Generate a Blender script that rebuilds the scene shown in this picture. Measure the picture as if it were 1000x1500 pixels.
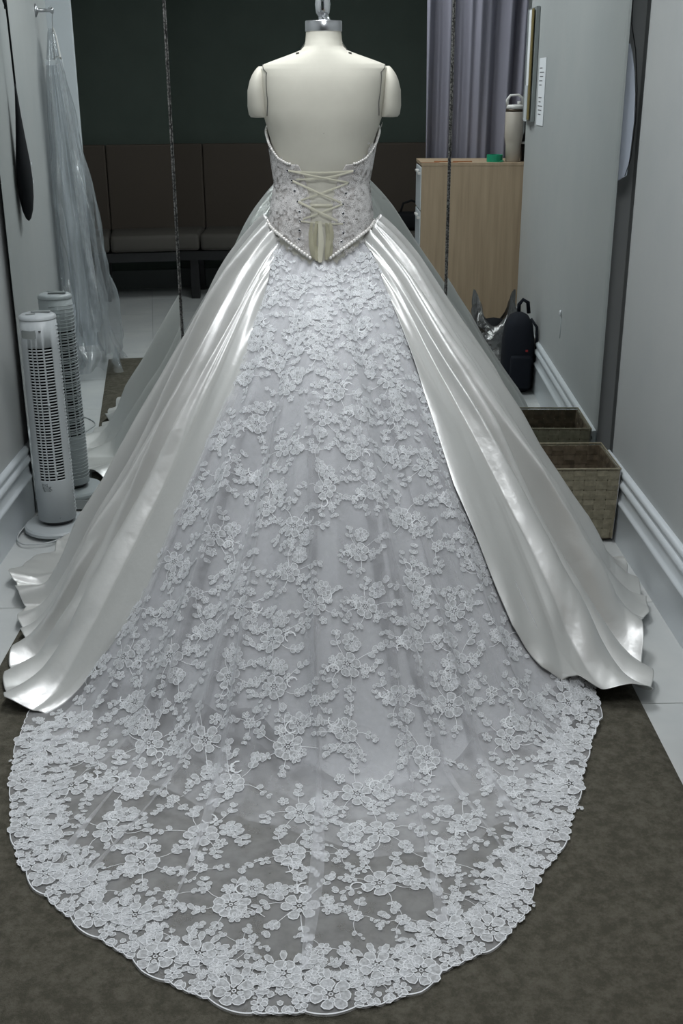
import bpy, bmesh, math, random
import numpy as np
from mathutils import Matrix, Vector
random.seed(7)
RNG = np.random.default_rng(11)
for _o in list(bpy.data.objects):
    bpy.data.objects.remove(_o)
SC = bpy.context.scene
COL = SC.collection
R = math.radians

# ------------------------------------------------------------------ camera
cam_data = bpy.data.cameras.new('camera')
cam = bpy.data.objects.new('camera', cam_data)
COL.objects.link(cam)
cam_data.sensor_width = 36
cam_data.sensor_height = 36
cam_data.sensor_fit = 'AUTO'
cam_data.lens = 1640.0 / 1500.0 * 36.0
cam_data.clip_start = 0.05
cam.matrix_world = (Matrix.Translation((0, 0, 1.5)) @ Matrix.Rotation(R(-.65), 4, 'Z')
                    @ Matrix.Rotation(R(69), 4, 'X') @ Matrix.Rotation(R(-.26), 4, 'Z'))
SC.camera = cam

# ------------------------------------------------------------------ world, lamps, exposure
world = bpy.data.worlds.new('world')
SC.world = world
world.use_nodes = True
world.node_tree.nodes['Background'].inputs[0].default_value = (0.6, 0.7, 0.75, 1)
world.node_tree.nodes['Background'].inputs[1].default_value = 0.05


def area_light(name, loc, sx, sy, power, color=(0.97, 0.985, 1.0)):
    l = bpy.data.lights.new(name, 'AREA')
    l.shape = 'RECTANGLE'
    l.size = sx
    l.size_y = sy
    l.energy = power
    l.color = color
    o = bpy.data.objects.new(name, l)
    COL.objects.link(o)
    o.location = loc
    return o


area_light('ceiling_lamp_light', (-0.15, 2.95, 2.66), 0.5, 0.9, 15.0)
area_light('ceiling_lamp_light', (0.1, 1.2, 2.66), 0.5, 0.9, 13.5)
SC.view_settings.view_transform = 'Standard'
SC.view_settings.look = 'None'
SC.view_settings.exposure = 0.10
SC.view_settings.gamma = 1.0
SC.view_settings.use_curve_mapping = False


# ------------------------------------------------------------------ helpers
def tag(o, label=None, cat=None, group=None, kind=None):
    if label: o['label'] = label
    if cat: o['category'] = cat
    if group: o['group'] = group
    if kind: o['kind'] = kind
    return o


def empty(name, loc, label, cat, group=None, rz=0.0):
    o = bpy.data.objects.new(name, None)
    COL.objects.link(o)
    o.location = loc
    o.rotation_euler = (0, 0, rz)
    o.empty_display_size = 0.05
    return tag(o, label, cat, group)


def link(name, me, parent=None, smooth=False):
    o = bpy.data.objects.new(name, me)
    COL.objects.link(o)
    if parent is not None:
        o.parent = parent
    if smooth:
        me.polygons.foreach_set('use_smooth', [True] * len(me.polygons))
    return o


def mesh_np(name, verts, faces, mats, parent=None, smooth=True, midx=None):
    """faces: list of int arrays (n,3) / (n,4); verts in the parent's frame"""
    me = bpy.data.meshes.new(name)
    verts = np.asarray(verts, dtype=np.float64)
    if isinstance(faces, np.ndarray):
        faces = [faces]
    nl = sum(f.size for f in faces)
    npoly = sum(len(f) for f in faces)
    me.vertices.add(len(verts))
    me.vertices.foreach_set('co', verts.ravel())
    me.loops.add(nl)
    me.loops.foreach_set('vertex_index', np.concatenate([f.ravel() for f in faces]).astype(np.int32))
    me.polygons.add(npoly)
    tot = np.concatenate([np.full(len(f), f.shape[1]) for f in faces])
    st = np.concatenate([[0], np.cumsum(tot)[:-1]])
    me.polygons.foreach_set('loop_start', st.astype(np.int32))
    if midx is not None:
        me.polygons.foreach_set('material_index', np.asarray(midx, dtype=np.int32))
    if not isinstance(mats, (list, tuple)):
        mats = [mats]
    for m in mats:
        me.materials.append(m)
    me.update(calc_edges=True)
    me.validate()
    return link(name, me, parent, smooth)


def grid_faces(nu, nv, wrap=False):
    """verts index = i*nv + j"""
    i = np.arange(nu if wrap else nu - 1)
    j = np.arange(nv - 1)
    I, J = np.meshgrid(i, j, indexing='ij')
    I2 = (I + 1) % nu
    return np.stack([I * nv + J, I2 * nv + J, I2 * nv + J + 1, I * nv + J + 1], -1).reshape(-1, 4)


def smooth_path(pts, n=6):
    P = [Vector(p) for p in pts]
    out = []
    for i in range(len(P) - 1):
        p0, p1, p2, p3 = P[max(0, i - 1)], P[i], P[i + 1], P[min(len(P) - 1, i + 2)]
        for k in range(n):
            t = k / n
            out.append(.5 * ((2 * p1) + (p2 - p0) * t + (2 * p0 - 5 * p1 + 4 * p2 - p3) * t * t + (3 * p1 - p0 - 3 * p2 + p3) * t ** 3))
    out.append(P[-1])
    return out


class MB:
    """collects shapes that become ONE mesh object"""
    def __init__(self):
        self.bm = bmesh.new()

    def box(self, x0, x1, y0, y1, z0, z1, bev=0.0):
        r = bmesh.ops.create_cube(self.bm, size=1.0)
        vs = r['verts']
        bmesh.ops.scale(self.bm, vec=(x1 - x0, y1 - y0, z1 - z0), verts=vs)
        bmesh.ops.translate(self.bm, vec=((x0 + x1) / 2, (y0 + y1) / 2, (z0 + z1) / 2), verts=vs)
        if bev > 0:
            es = list({e for v in vs for e in v.link_edges})
            bmesh.ops.bevel(self.bm, geom=es, offset=bev, segments=2, affect='EDGES', profile=0.6)
        return self

    def lathe(self, prof, cx=0, cy=0, n=28, sx=1.0, sy=1.0):
        rings = []
        for (r, z) in prof:
            rings.append([self.bm.verts.new((cx + r * sx * math.cos(2 * math.pi * k / n),
                                             cy + r * sy * math.sin(2 * math.pi * k / n), z)) for k in range(n)])
        for a, b in zip(rings[:-1], rings[1:]):
            for k in range(n):
                self.bm.faces.new((a[k], a[(k + 1) % n], b[(k + 1) % n], b[k]))
        if prof[0][0] > 1e-5: self.bm.faces.new(rings[0][::-1])
        if prof[-1][0] > 1e-5: self.bm.faces.new(rings[-1])
        return self

    def tube(self, pts, r, n=6, cyc=False):
        pts = [Vector(p) for p in pts]
        m = len(pts)
        rings = []
        up0 = None
        for i, p in enumerate(pts):
            a = pts[(i - 1) % m] if (i > 0 or cyc) else p
            b = pts[(i + 1) % m] if (i < m - 1 or cyc) else p
            t = (b - a)
            t = t.normalized() if t.length > 1e-9 else Vector((0, 0, 1))
            if up0 is None:
                up0 = Vector((0, 0, 1)) if abs(t.z) < .9 else Vector((1, 0, 0))
            u = (up0 - t * up0.dot(t))
            if u.length < 1e-5: u = t.orthogonal()
            u.normalize()
            up0 = u
            w = t.cross(u)
            rr = r[i] if isinstance(r, (list, tuple)) else r
            rings.append([self.bm.verts.new(p + (u * math.cos(2 * math.pi * k / n) + w * math.sin(2 * math.pi * k / n)) * rr) for k in range(n)])
        seq = list(zip(rings[:-1], rings[1:]))
        if cyc: seq.append((rings[-1], rings[0]))
        for a, b in seq:
            for k in range(n):
                self.bm.faces.new((a[k], a[(k + 1) % n], b[(k + 1) % n], b[k]))
        if not cyc:
            self.bm.faces.new(rings[0][::-1])
            self.bm.faces.new(rings[-1])
        return self

    def prism(self, poly, axis, a, b):
        """extrude a 2D polygon along axis: poly coords are the two other axes in order"""
        def P(u, v, w):
            if axis == 0: return (w, u, v)
            if axis == 1: return (u, w, v)
            return (u, v, w)
        A = [self.bm.verts.new(P(u, v, a)) for u, v in poly]
        B = [self.bm.verts.new(P(u, v, b)) for u, v in poly]
        n = len(poly)
        self.bm.faces.new(A[::-1])
        self.bm.faces.new(B)
        for k in range(n):
            self.bm.faces.new((A[k], A[(k + 1) % n], B[(k + 1) % n], B[k]))
        return self

    def sphere(self, c, r, u=10, v=7, s=(1, 1, 1)):
        q = bmesh.ops.create_uvsphere(self.bm, u_segments=u, v_segments=v, radius=r)
        bmesh.ops.scale(self.bm, vec=s, verts=q['verts'])
        bmesh.ops.translate(self.bm, vec=c, verts=q['verts'])
        return self

    def ribbon(self, pts, w, nrm=None, th=0.0008):
        """flat strip along pts with width w, facing nrm"""
        pts = [Vector(p) for p in pts]
        rows = []
        for i, p in enumerate(pts):
            a = pts[max(0, i - 1)]
            b = pts[min(len(pts) - 1, i + 1)]
            t = (b - a).normalized()
            N = Vector(nrm) if nrm is not None else Vector((0, -1, 0))
            s = t.cross(N).normalized()
            ww = w[i] if isinstance(w, (list, tuple)) else w
            rows.append([self.bm.verts.new(p - s * ww / 2 + N * 0), self.bm.verts.new(p + N * ww * .12), self.bm.verts.new(p + s * ww / 2)])
        for a, b in zip(rows[:-1], rows[1:]):
            self.bm.faces.new((a[0], a[1], b[1], b[0]))
            self.bm.faces.new((a[1], a[2], b[2], b[1]))
        return self

    def build(self, name, mat, parent=None, smooth=False):
        bmesh.ops.recalc_face_normals(self.bm, faces=self.bm.faces)
        me = bpy.data.meshes.new(name)
        self.bm.to_mesh(me)
        self.bm.free()
        for m in (mat if isinstance(mat, (list, tuple)) else [mat]):
            me.materials.append(m)
        o = link(name, me, parent, smooth)
        return o


def autosmooth(o, ang=40):
    """smooth shading with edges sharper than ang kept hard"""
    me = o.data
    bm = bmesh.new()
    bm.from_mesh(me)
    for f in bm.faces: f.smooth = True
    for e in bm.edges:
        if len(e.link_faces) == 2 and e.calc_face_angle(0) > R(ang): e.smooth = False
    bm.to_mesh(me)
    bm.free()
    return o


# ------------------------------------------------------------------ materials
def mat(name, color, rough=0.6, metal=0.0, spec=0.5, **kw):
    m = bpy.data.materials.new(name)
    m.use_nodes = True
    b = m.node_tree.nodes['Principled BSDF']
    b.inputs['Base Color'].default_value = (*color, 1)
    b.inputs['Roughness'].default_value = rough
    b.inputs['Metallic'].default_value = metal
    b.inputs['Specular IOR Level'].default_value = spec
    for k, v in kw.items():
        b.inputs[k].default_value = v
    return m


def N(m, t, **kw):
    n = m.node_tree.nodes.new(t)
    for k, v in kw.items():
        setattr(n, k, v)
    return n


def L(m, a, b):
    m.node_tree.links.new(a, b)


def noise_color(m, c1, c2, scale, detail=4, lo=.35, hi=.65, rough=.6, coord='Object', stretch=None):
    b = m.node_tree.nodes['Principled BSDF']
    tc = N(m, 'ShaderNodeTexCoord')
    src = tc.outputs[coord]
    if stretch:
        mp = N(m, 'ShaderNodeMapping')
        mp.inputs['Scale'].default_value = stretch
        L(m, src, mp.inputs[0])
        src = mp.outputs[0]
    nz = N(m, 'ShaderNodeTexNoise')
    nz.inputs['Scale'].default_value = scale
    nz.inputs['Detail'].default_value = detail
    nz.inputs['Roughness'].default_value = rough
    L(m, src, nz.inputs['Vector'])
    cr = N(m, 'ShaderNodeValToRGB')
    cr.color_ramp.elements[0].position = lo
    cr.color_ramp.elements[0].color = (*c1, 1)
    cr.color_ramp.elements[1].position = hi
    cr.color_ramp.elements[1].color = (*c2, 1)
    L(m, nz.outputs[0], cr.inputs[0])
    L(m, cr.outputs[0], b.inputs['Base Color'])
    return nz, cr


def bump(m, scale, strength, dist=0.001, detail=3, stretch=None):
    b = m.node_tree.nodes['Principled BSDF']
    tc = N(m, 'ShaderNodeTexCoord')
    src = tc.outputs['Object']
    if stretch:
        mp = N(m, 'ShaderNodeMapping')
        mp.inputs['Scale'].default_value = stretch
        L(m, src, mp.inputs[0])
        src = mp.outputs[0]
    nz = N(m, 'ShaderNodeTexNoise')
    nz.inputs['Scale'].default_value = scale
    nz.inputs['Detail'].default_value = detail
    L(m, src, nz.inputs['Vector'])
    bp = N(m, 'ShaderNodeBump')
    bp.inputs['Strength'].default_value = strength
    bp.inputs['Distance'].default_value = dist
    L(m, nz.outputs[0], bp.inputs['Height'])
    L(m, bp.outputs[0], b.inputs['Normal'])


M = {}
M['wall'] = mat('painted_wall', (.41, .43, .43), .5, spec=.4)
noise_color(M['wall'], (.40, .42, .422), (.43, .445, .443), 2.5)
bump(M['wall'], 180, .12, .0006)
M['trim'] = mat('white_gloss_trim', (.60, .64, .67), .35)
M['ceiling'] = mat('ceiling_paint', (.7, .72, .72), .8)
M['green'] = mat('dark_green_wall', (.062, .080, .068), .7, spec=.15)
noise_color(M['green'], (.058, .075, .064), (.067, .085, .073), 3)
M['tile'] = mat('porcelain_tile', (.56, .575, .57), .22, spec=.5)
noise_color(M['tile'], (.53, .55, .55), (.60, .61, .60), 3.2)
M['grout'] = mat('grout', (.22, .23, .23), .9)
M['rug'] = mat('olive_rug_pile', (.08, .075, .06), .95, spec=.1)
nz, cr = noise_color(M['rug'], (.076, .071, .055), (.132, .123, .098), 34, 10, .42, .60, .80)
bump(M['rug'], 420, .8, .004, 4)
M['mirror'] = mat('mirror_glass', (.80, .83, .82), .0, 1.0)
M['bead'] = mat('mirror_edge_metal', (.12, .12, .115), .4, .6)
nz, cr = noise_color(M['bead'], (.03, .03, .03), (.26, .26, .25), 160, 2, .4, .62)
M['metal'] = mat('brushed_metal', (.55, .56, .58), .28, 1.0)
M['chrome'] = mat('chrome', (.8, .82, .84), .06, 1.0)
M['black'] = mat('black_fabric', (.008, .009, .011), .8, spec=.2)
M['blackp'] = mat('black_plastic', (.012, .012, .013), .4)
M['form'] = mat('ivory_linen_form', (.56, .55, .48), .75, spec=.2)
noise_color(M['form'], (.54, .525, .46), (.585, .57, .50), 9)
bump(M['form'], 700, .25, .0006)
M['white_plastic'] = mat('pale_grey_plastic', (.43, .46, .475), .4)
M['grey_plastic'] = mat('mid_grey_plastic', (.22, .24, .24), .4)
M['dark_inner'] = mat('dark_interior', (.012, .014, .014), .9, spec=.1)
M['wood'] = mat('birch_veneer', (.40, .30, .20), .5)
noise_color(M['wood'], (.33, .245, .16), (.44, .335, .225), 4, 5, .3, .7, .6, 'Object', (9, 9, .5))
M['woodtop'] = mat('orange_wood_edge', (.33, .15, .07), .5)
M['sofa'] = mat('brown_upholstery', (.075, .062, .051), .8, spec=.15)
bump(M['sofa'], 300, .3, .001)
M['sofa_seat'] = mat('grey_seat_vinyl', (.085, .079, .070), .7, spec=.2)
M['curtain'] = mat('lavender_grey_curtain', (.23, .225, .27), .85, spec=.1)
bump(M['curtain'], 500, .3, .0006)
M['navy'] = mat('navy_backpack_cloth', (.006, .008, .014), .8, spec=.25)
M['tumbler'] = mat('taupe_enamel', (.42, .38, .33), .45)
M['tumbler_lid'] = mat('pale_lid_plastic', (.62, .61, .59), .4)
M['brown_band'] = mat('bronze_band', (.06, .045, .03), .4, .5)
M['green_plastic'] = mat('green_plastic', (.0, .25, .13), .45)
M['paper'] = mat('white_paper', (.75, .77, .80), .8)
M['ink'] = mat('grey_ink', (.12, .12, .13), .8)
M['yellow'] = mat('mustard_card', (.17, .13, .04), .7)
M['sash'] = mat('pale_blue_cloth', (.52, .57, .66), .6)
M['red'] = mat('red_tag', (.3, .01, .01), .6)
M['cord'] = mat('pale_cord', (.45, .47, .48), .5)
M['pearl'] = mat('pearl', (.82, .80, .77), .18, .0, .8)
M['pearl'].node_tree.nodes['Principled BSDF'].inputs['Coat Weight'].default_value = .5
M['seam_dark'] = mat('dark_seam', (.10, .10, .09), .7)
M['ribbon'] = mat('ivory_ribbon', (.60, .58, .47), .4)
M['ribbon_dark'] = mat('olive_ivory_ribbon', (.42, .40, .29), .45)
M['eyelet'] = mat('nickel_eyelet', (.62, .62, .64), .25, .9)
M['lamp'] = mat('ceiling_diffuser', (.9, .9, .9), .5)
_b = M['lamp'].node_tree.nodes['Principled BSDF']
_b.inputs['Emission Color'].default_value = (.93, .98, 1, 1)
_b.inputs['Emission Strength'].default_value = 6


def satin(name, c, rough=.34, spec=.5, fac=.38):
    m = bpy.data.materials.new(name)
    m.use_nodes = True
    nt = m.node_tree
    b = nt.nodes['Principled BSDF']
    b.inputs['Base Color'].default_value = (*c, 1)
    b.inputs['Roughness'].default_value = .7
    b.inputs['Specular IOR Level'].default_value = .3
    g = N(m, 'ShaderNodeBsdfAnisotropic')
    g.inputs['Color'].default_value = (min(1, c[0] * 1.25), min(1, c[1] * 1.25), min(1, c[2] * 1.3), 1)
    g.inputs['Roughness'].default_value = rough
    tc = N(m, 'ShaderNodeTexCoord')
    nz = N(m, 'ShaderNodeTexNoise')
    nz.inputs['Scale'].default_value = 9
    nz.inputs['Detail'].default_value = 5
    L(m, tc.outputs['Object'], nz.inputs['Vector'])
    bp = N(m, 'ShaderNodeBump')
    bp.inputs['Strength'].default_value = .35
    bp.inputs['Distance'].default_value = .012
    L(m, nz.outputs[0], bp.inputs['Height'])
    L(m, bp.outputs[0], b.inputs['Normal'])
    L(m, bp.outputs[0], g.inputs['Normal'])
    mx = N(m, 'ShaderNodeMixShader')
    mx.inputs[0].default_value = fac
    L(m, b.outputs[0], mx.inputs[1])
    L(m, g.outputs[0], mx.inputs[2])
    L(m, mx.outputs[0], nt.nodes['Material Output'].inputs['Surface'])
    return m


M['satin'] = satin('ivory_satin', (.60, .60, .575), .37, .5, .47)
M['under'] = satin('underskirt_cloth', (.67, .685, .685), .5, .3, .12)


def sheer(name, c, a0, a1, nscale=60, rough=.7, stretch=None, translucent=.3):
    """woven cloth with holes too small to see: part of the light passes straight through"""
    m = bpy.data.materials.new(name)
    m.use_nodes = True
    nt = m.node_tree
    b = nt.nodes['Principled BSDF']
    b.inputs['Base Color'].default_value = (*c, 1)
    b.inputs['Roughness'].default_value = rough
    b.inputs['Specular IOR Level'].default_value = .3
    tl = N(m, 'ShaderNodeBsdfTranslucent')
    tl.inputs[0].default_value = (*c, 1)
    m1 = N(m, 'ShaderNodeMixShader')
    m1.inputs[0].default_value = translucent
    L(m, b.outputs[0], m1.inputs[1])
    L(m, tl.outputs[0], m1.inputs[2])
    tr = N(m, 'ShaderNodeBsdfTransparent')
    mx = N(m, 'ShaderNodeMixShader')
    tc = N(m, 'ShaderNodeTexCoord')
    nz = N(m, 'ShaderNodeTexNoise')
    nz.inputs['Scale'].default_value = nscale
    nz.inputs['Detail'].default_value = 3
    src = tc.outputs['Object']
    if stretch:
        mp = N(m, 'ShaderNodeMapping')
        mp.inputs['Scale'].default_value = stretch
        L(m, src, mp.inputs[0])
        src = mp.outputs[0]
    L(m, src, nz.inputs['Vector'])
    mr = N(m, 'ShaderNodeMapRange')
    mr.inputs['From Min'].default_value = .35
    mr.inputs['From Max'].default_value = .65
    mr.inputs['To Min'].default_value = a0
    mr.inputs['To Max'].default_value = a1
    L(m, nz.outputs[0], mr.inputs['Value'])
    lw = N(m, 'ShaderNodeLayerWeight')
    lw.inputs[0].default_value = .35
    md = N(m, 'ShaderNodeMath', operation='MULTIPLY_ADD')
    md.inputs[1].default_value = .5
    md.use_clamp = True
    L(m, lw.outputs['Facing'], md.inputs[0])
    L(m, mr.outputs[0], md.inputs[2])
    L(m, md.outputs[0], mx.inputs[0])
    L(m, tr.outputs[0], mx.inputs[1])
    L(m, m1.outputs[0], mx.inputs[2])
    L(m, mx.outputs[0], nt.nodes['Material Output'].inputs['Surface'])
    return m


M['tulle'] = sheer('white_tulle', (.80, .805, .83), .14, .26, 26)
M['petal'] = sheer('lace_petal_net', (.77, .785, .805), .50, .86, 130)
M['thread'] = mat('lace_corded_thread', (.84, .855, .88), .6)
M['bodice'] = mat('bodice_lace_over_satin', (.50, .475, .46), .5)
noise_color(M['bodice'], (.44, .415, .40), (.60, .58, .565), 45, 5, .35, .65)
bump(M['bodice'], 160, .6, .002)


def plastic(name, tint, a, rough=.06):
    m = bpy.data.materials.new(name)
    m.use_nodes = True
    nt = m.node_tree
    b = nt.nodes['Principled BSDF']
    b.inputs['Base Color'].default_value = (*tint, 1)
    b.inputs['Roughness'].default_value = rough
    b.inputs['Specular IOR Level'].default_value = 1.0
    tr = N(m, 'ShaderNodeBsdfTransparent')
    tr.inputs[0].default_value = (.93, .94, .95, 1)
    lw = N(m, 'ShaderNodeLayerWeight')
    lw.inputs[0].default_value = .4
    md = N(m, 'ShaderNodeMath', operation='MULTIPLY_ADD')
    md.inputs[1].default_value = .6
    md.inputs[2].default_value = a
    md.use_clamp = True
    L(m, lw.outputs['Facing'], md.inputs[0])
    mx = N(m, 'ShaderNodeMixShader')
    L(m, md.outputs[0], mx.inputs[0])
    L(m, tr.outputs[0], mx.inputs[1])
    L(m, b.outputs[0], mx.inputs[2])
    tc = N(m, 'ShaderNodeTexCoord')
    nz = N(m, 'ShaderNodeTexNoise')
    nz.inputs['Scale'].default_value = 22
    nz.inputs['Detail'].default_value = 6
    L(m, tc.outputs['Object'], nz.inputs['Vector'])
    bp = N(m, 'ShaderNodeBump')
    bp.inputs['Strength'].default_value = .8
    bp.inputs['Distance'].default_value = .012
    L(m, nz.outputs[0], bp.inputs['Height'])
    L(m, bp.outputs[0], b.inputs['Normal'])
    gl = N(m, 'ShaderNodeBsdfGlossy')
    L(m, bp.outputs[0], gl.inputs['Normal'])
    gl.inputs['Roughness'].default_value = .05
    m2 = N(m, 'ShaderNodeMixShader')
    m2.inputs[0].default_value = .14
    L(m, mx.outputs[0], m2.inputs[1])
    L(m, gl.outputs[0], m2.inputs[2])
    L(m, m2.outputs[0], nt.nodes['Material Output'].inputs['Surface'])
    return m


M['clear'] = plastic('clear_garment_film', (.55, .6, .62), .0)
M['smoke'] = plastic('grey_plastic_film', (.05, .05, .05), .75, .3)
M['basket'] = mat('woven_olive_strap', (.24, .215, .15), .6)
noise_color(M['basket'], (.19, .17, .115), (.27, .245, .175), 60)
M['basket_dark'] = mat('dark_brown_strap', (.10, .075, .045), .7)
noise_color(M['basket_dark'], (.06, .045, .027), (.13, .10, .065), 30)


# ------------------------------------------------------------------ numpy noise for cloth
def vnoise(x, y, seed=0):
    """smooth value noise, vectorised"""
    g = np.random.default_rng(seed).random((64, 64)) * 2 - 1
    xi = np.floor(x).astype(int)
    yi = np.floor(y).astype(int)
    fx = x - xi
    fy = y - yi
    fx = fx * fx * (3 - 2 * fx)
    fy = fy * fy * (3 - 2 * fy)
    a = g[xi % 64, yi % 64]
    b = g[(xi + 1) % 64, yi % 64]
    c = g[xi % 64, (yi + 1) % 64]
    d = g[(xi + 1) % 64, (yi + 1) % 64]
    return (a * (1 - fx) + b * fx) * (1 - fy) + (c * (1 - fx) + d * fx) * fy


# ================================================================== SETTING
XL, XR = -1.12, 1.012      # wall faces of the fitting corridor
YM = 3.97                  # mirror plane
YB = 4.12                  # wall behind the mirror
ZC = 2.7


def struct(o, label=None):
    o['kind'] = 'structure'
    if label: o['label'] = label
    return o


struct(MB().box(-3.1, 3.1, -1.1, 4.4, -0.06, -0.004).build('floor', M['grout']), 'pale square tiled floor with thin grey joints')
floor_ob = bpy.data.objects['floor']
tx = [-.655 + .6 * k for k in range(-5, 7)]
ty = [2.51 + .6 * k for k in range(-7, 4)]
tile_mesh = None
for i, x in enumerate(tx[:-1]):
    for j, y in enumerate(ty[:-1]):
        if x > 3 or y > 4.2: continue
        if tile_mesh is None:
            mb = MB().box(.0015, .5985, .0015, .5985, -.006, 0.0)
            o = mb.build('tile', M['tile'], floor_ob)
            bpy.context.view_layer.update()
            tile_mesh = o.data
        else:
            o = link('tile', tile_mesh, floor_ob)
        o.location = (x, y, 0)
struct(MB().box(-3.1, 3.1, -1.1, 4.4, ZC, ZC + .08).build('ceiling', M['ceiling']))
struct(MB().box(XL - .12, XL, 1.05, 4.25, 0, ZC).build('wall_left', M['wall']), 'pale grey painted wall beside the tower fan')
struct(MB().prism([(XR, 1.32), (XR, 3.79), (XR + .003, 3.81), (XR + .010, 3.826), (XR + .022, 3.836), (XR + .04, 3.84), (XR + .12, 3.84), (XR + .12, 1.32)], 2, 0, ZC).box(1.085, XR + .12, 3.84, 4.25, 0, ZC).build('wall_right', M['wall']), 'pale grey painted wall beside the basket')
struct(MB().box(XL - .12, XR + .12, YB, YB + .1, 0, ZC).build('wall_back', M['wall']))
struct(MB().box(-3.1, 3.1, -1.1, -.98, 0, ZC).build('wall_front', M['green']), 'dark green wall behind the bench seat')
struct(MB().box(-3.1, -3.0, -1.1, 1.1, 0, ZC).build('wall_far_left', M['green']))
struct(MB().box(3.0, 3.1, -1.1, 1.4, 0, ZC).build('wall_far_right', M['green']))
struct(MB().box(-3.1, XL - .12, 1.05, 1.17, 0, ZC).build('wall_left_return', M['green']))
struct(MB().box(XR + .12, 3.1, 1.32, 1.44, 0, ZC).build('wall_right_return', M['green']))
struct(MB().box(XL - .12, XL + .135, .98, 1.05, 0, ZC, .004).build('trim_1', M['trim']), 'pale door jamb at the end of the left wall')
struct(MB().box(XR + .03, XR + .1, 1.26, 1.32, 0, ZC, .004).build('trim_2', M['trim']))


def baseboard(name, x, s, y0, y1, label=None):
    # s = +1: board grows towards +x from the wall face
    prof = [(0, 0), (.019, 0), (.019, .136), (.0215, .139), (.0225, .144), (.021, .150), (.015, .153), (.012, .160), (.0115, .188),
            (.014, .196), (.019, .199), (.022, .206), (.022, .214), (.018, .221), (.013, .224), (.012, .233), (.016, .237), (.018, .244), (.017, .252), (.012, .257), (0, .258)]
    poly = [(x + s * a, b) for a, b in prof]
    o = MB().prism(poly, 1, y0, y1).build(name, M['trim'])
    autosmooth(o, 50)
    return struct(o, label)


baseboard('baseboard_left', XL, 1, 1.05, YB, 'white moulded baseboard along the left wall')
baseboard('baseboard_right', XR, -1, 1.32, 3.84, 'white moulded baseboard along the right wall')
struct(MB().box(-3.0, 3.0, -.98, -.965, 0, .14).build('baseboard_front', mat('dim_skirting', (.10, .11, .11), .6)))
# small white hook with a paint run on the right wall
t = empty('wall_hook', (XR, 2.90, .50), 'tiny white adhesive hook with a paint drip low on the right wall', 'hook')
MB().sphere((-.006, 0, .03), .012, 10, 7, (.5, 1, .8)).box(-.010, 0, -.008, .008, .015, .03).build('hook_plate', M['paper'], t, True)
MB().tube([(-.001, 0, .02), (-.001, .002, -.03), (-.001, -.001, -.09)], .0025, 5).build('paint_drip', M['trim'], t, True)

# ceiling lamps (above the frame)
for i, (x, y) in enumerate([(-.15, 2.95), (.1, 1.2)]):
    t = empty('ceiling_light', (x, y, ZC), ['flat ceiling light panel above the gown', 'flat ceiling light panel above the train'][i], 'ceiling light')
    MB().box(-.28, .28, -.48, -.455, -.03, 0).box(-.28, .28, .455, .48, -.03, 0).box(-.28, -.255, -.48, .48, -.03, 0).box(.255, .28, -.48, .48, -.03, 0).build('frame', M['trim'], t)
    MB().box(-.255, .255, -.455, .455, -.02, 0).build('diffuser', M['lamp'], t)

# ------------------------------------------------------------------ mirror (three leaves)
t = empty('wall_mirror', (0, YM, 0), 'tall three-leaf wall mirror with beaded metal seams behind the wedding gown', 'mirror')
ZB, ZT = .045, 2.45
HL, HR = -.520, .417


def mirror_leaf(x0, x1, hinge, ang, name='mirror_panel'):
    mb = MB().box(x0 - hinge, x1 - hinge, 0, .006, ZB, ZT)
    o = mb.build(name, M['mirror'], t)
    o.location = (hinge, 0, 0)
    o.rotation_euler = (0, 0, ang)
    return o


mirror_leaf(HL + .003, HR - .003, 0, 0)
mirror_leaf(-1.097, HL - .003, HL, R(4.2))
mirror_leaf(HR + .003, .992, HR, R(-1.1))
for (x0, x1, h, a) in ((HL, HR, 0, 0), (-1.097, HL, HL, R(4.2)), (HR, .982, HR, R(-1.1))):
    o = MB().box(x0 - h, x1 - h, .0065, .03, ZB, ZT).build('backing_board', M['blackp'], t)
    o.location = (h, 0, 0)
    o.rotation_euler = (0, 0, a)
    o = MB().box(x0 - h, x1 - h, -.006, .028, ZB - .035, ZB - .001).build('bottom_rail', M['grey_plastic'], t)
    o.location = (h, 0, 0)
    o.rotation_euler = (0, 0, a)
for h in (HL, HR):
    mb = MB().tube([(h - .0025, -.002, ZB), (h - .0025, -.002, ZT)], .003, 8).tube([(h + .0035, -.001, ZB), (h + .0035, -.001, ZT)], .0018, 6)
    for k in range(260):
        z = ZB + .006 + k * .0092
        mb.box(h - .0052, h + .0004, -.0055, -.001, z, z + .005)
    mb.build('beaded_seam_strip', M['bead'], t)
for x in (-1.04, -.3, .2, .9):
    for z in (.2, 1.2):
        MB().box(x - .02, x + .02, .031, YB - YM - .001, z, z + .04).build('wall_bracket', M['grey_plastic'], t)
MB().box(.945, .952, .0325, .06, ZB, ZT).build('edge_channel', M['grey_plastic'], t)

# ------------------------------------------------------------------ rug
rug = empty('rug', (0, 0, 0), 'mottled dark olive-grey low-pile rug under the lace train', 'rug')
nx, ny = 80, 110
U, V = np.meshgrid(np.linspace(-.913, .80, nx), np.linspace(1.44, 3.78, ny), indexing='ij')
Zr = .009 + .0015 * vnoise(U * 6, V * 6, 3)
edge = np.minimum.reduce([U + .913, .80 - U, V - 1.44, 3.80 - V])
Zr = np.where(edge < .004, .0005, Zr)
mesh_np('pile', np.stack([U, V, Zr], -1).reshape(-1, 3), grid_faces(nx, ny), M['rug'], rug)

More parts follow.
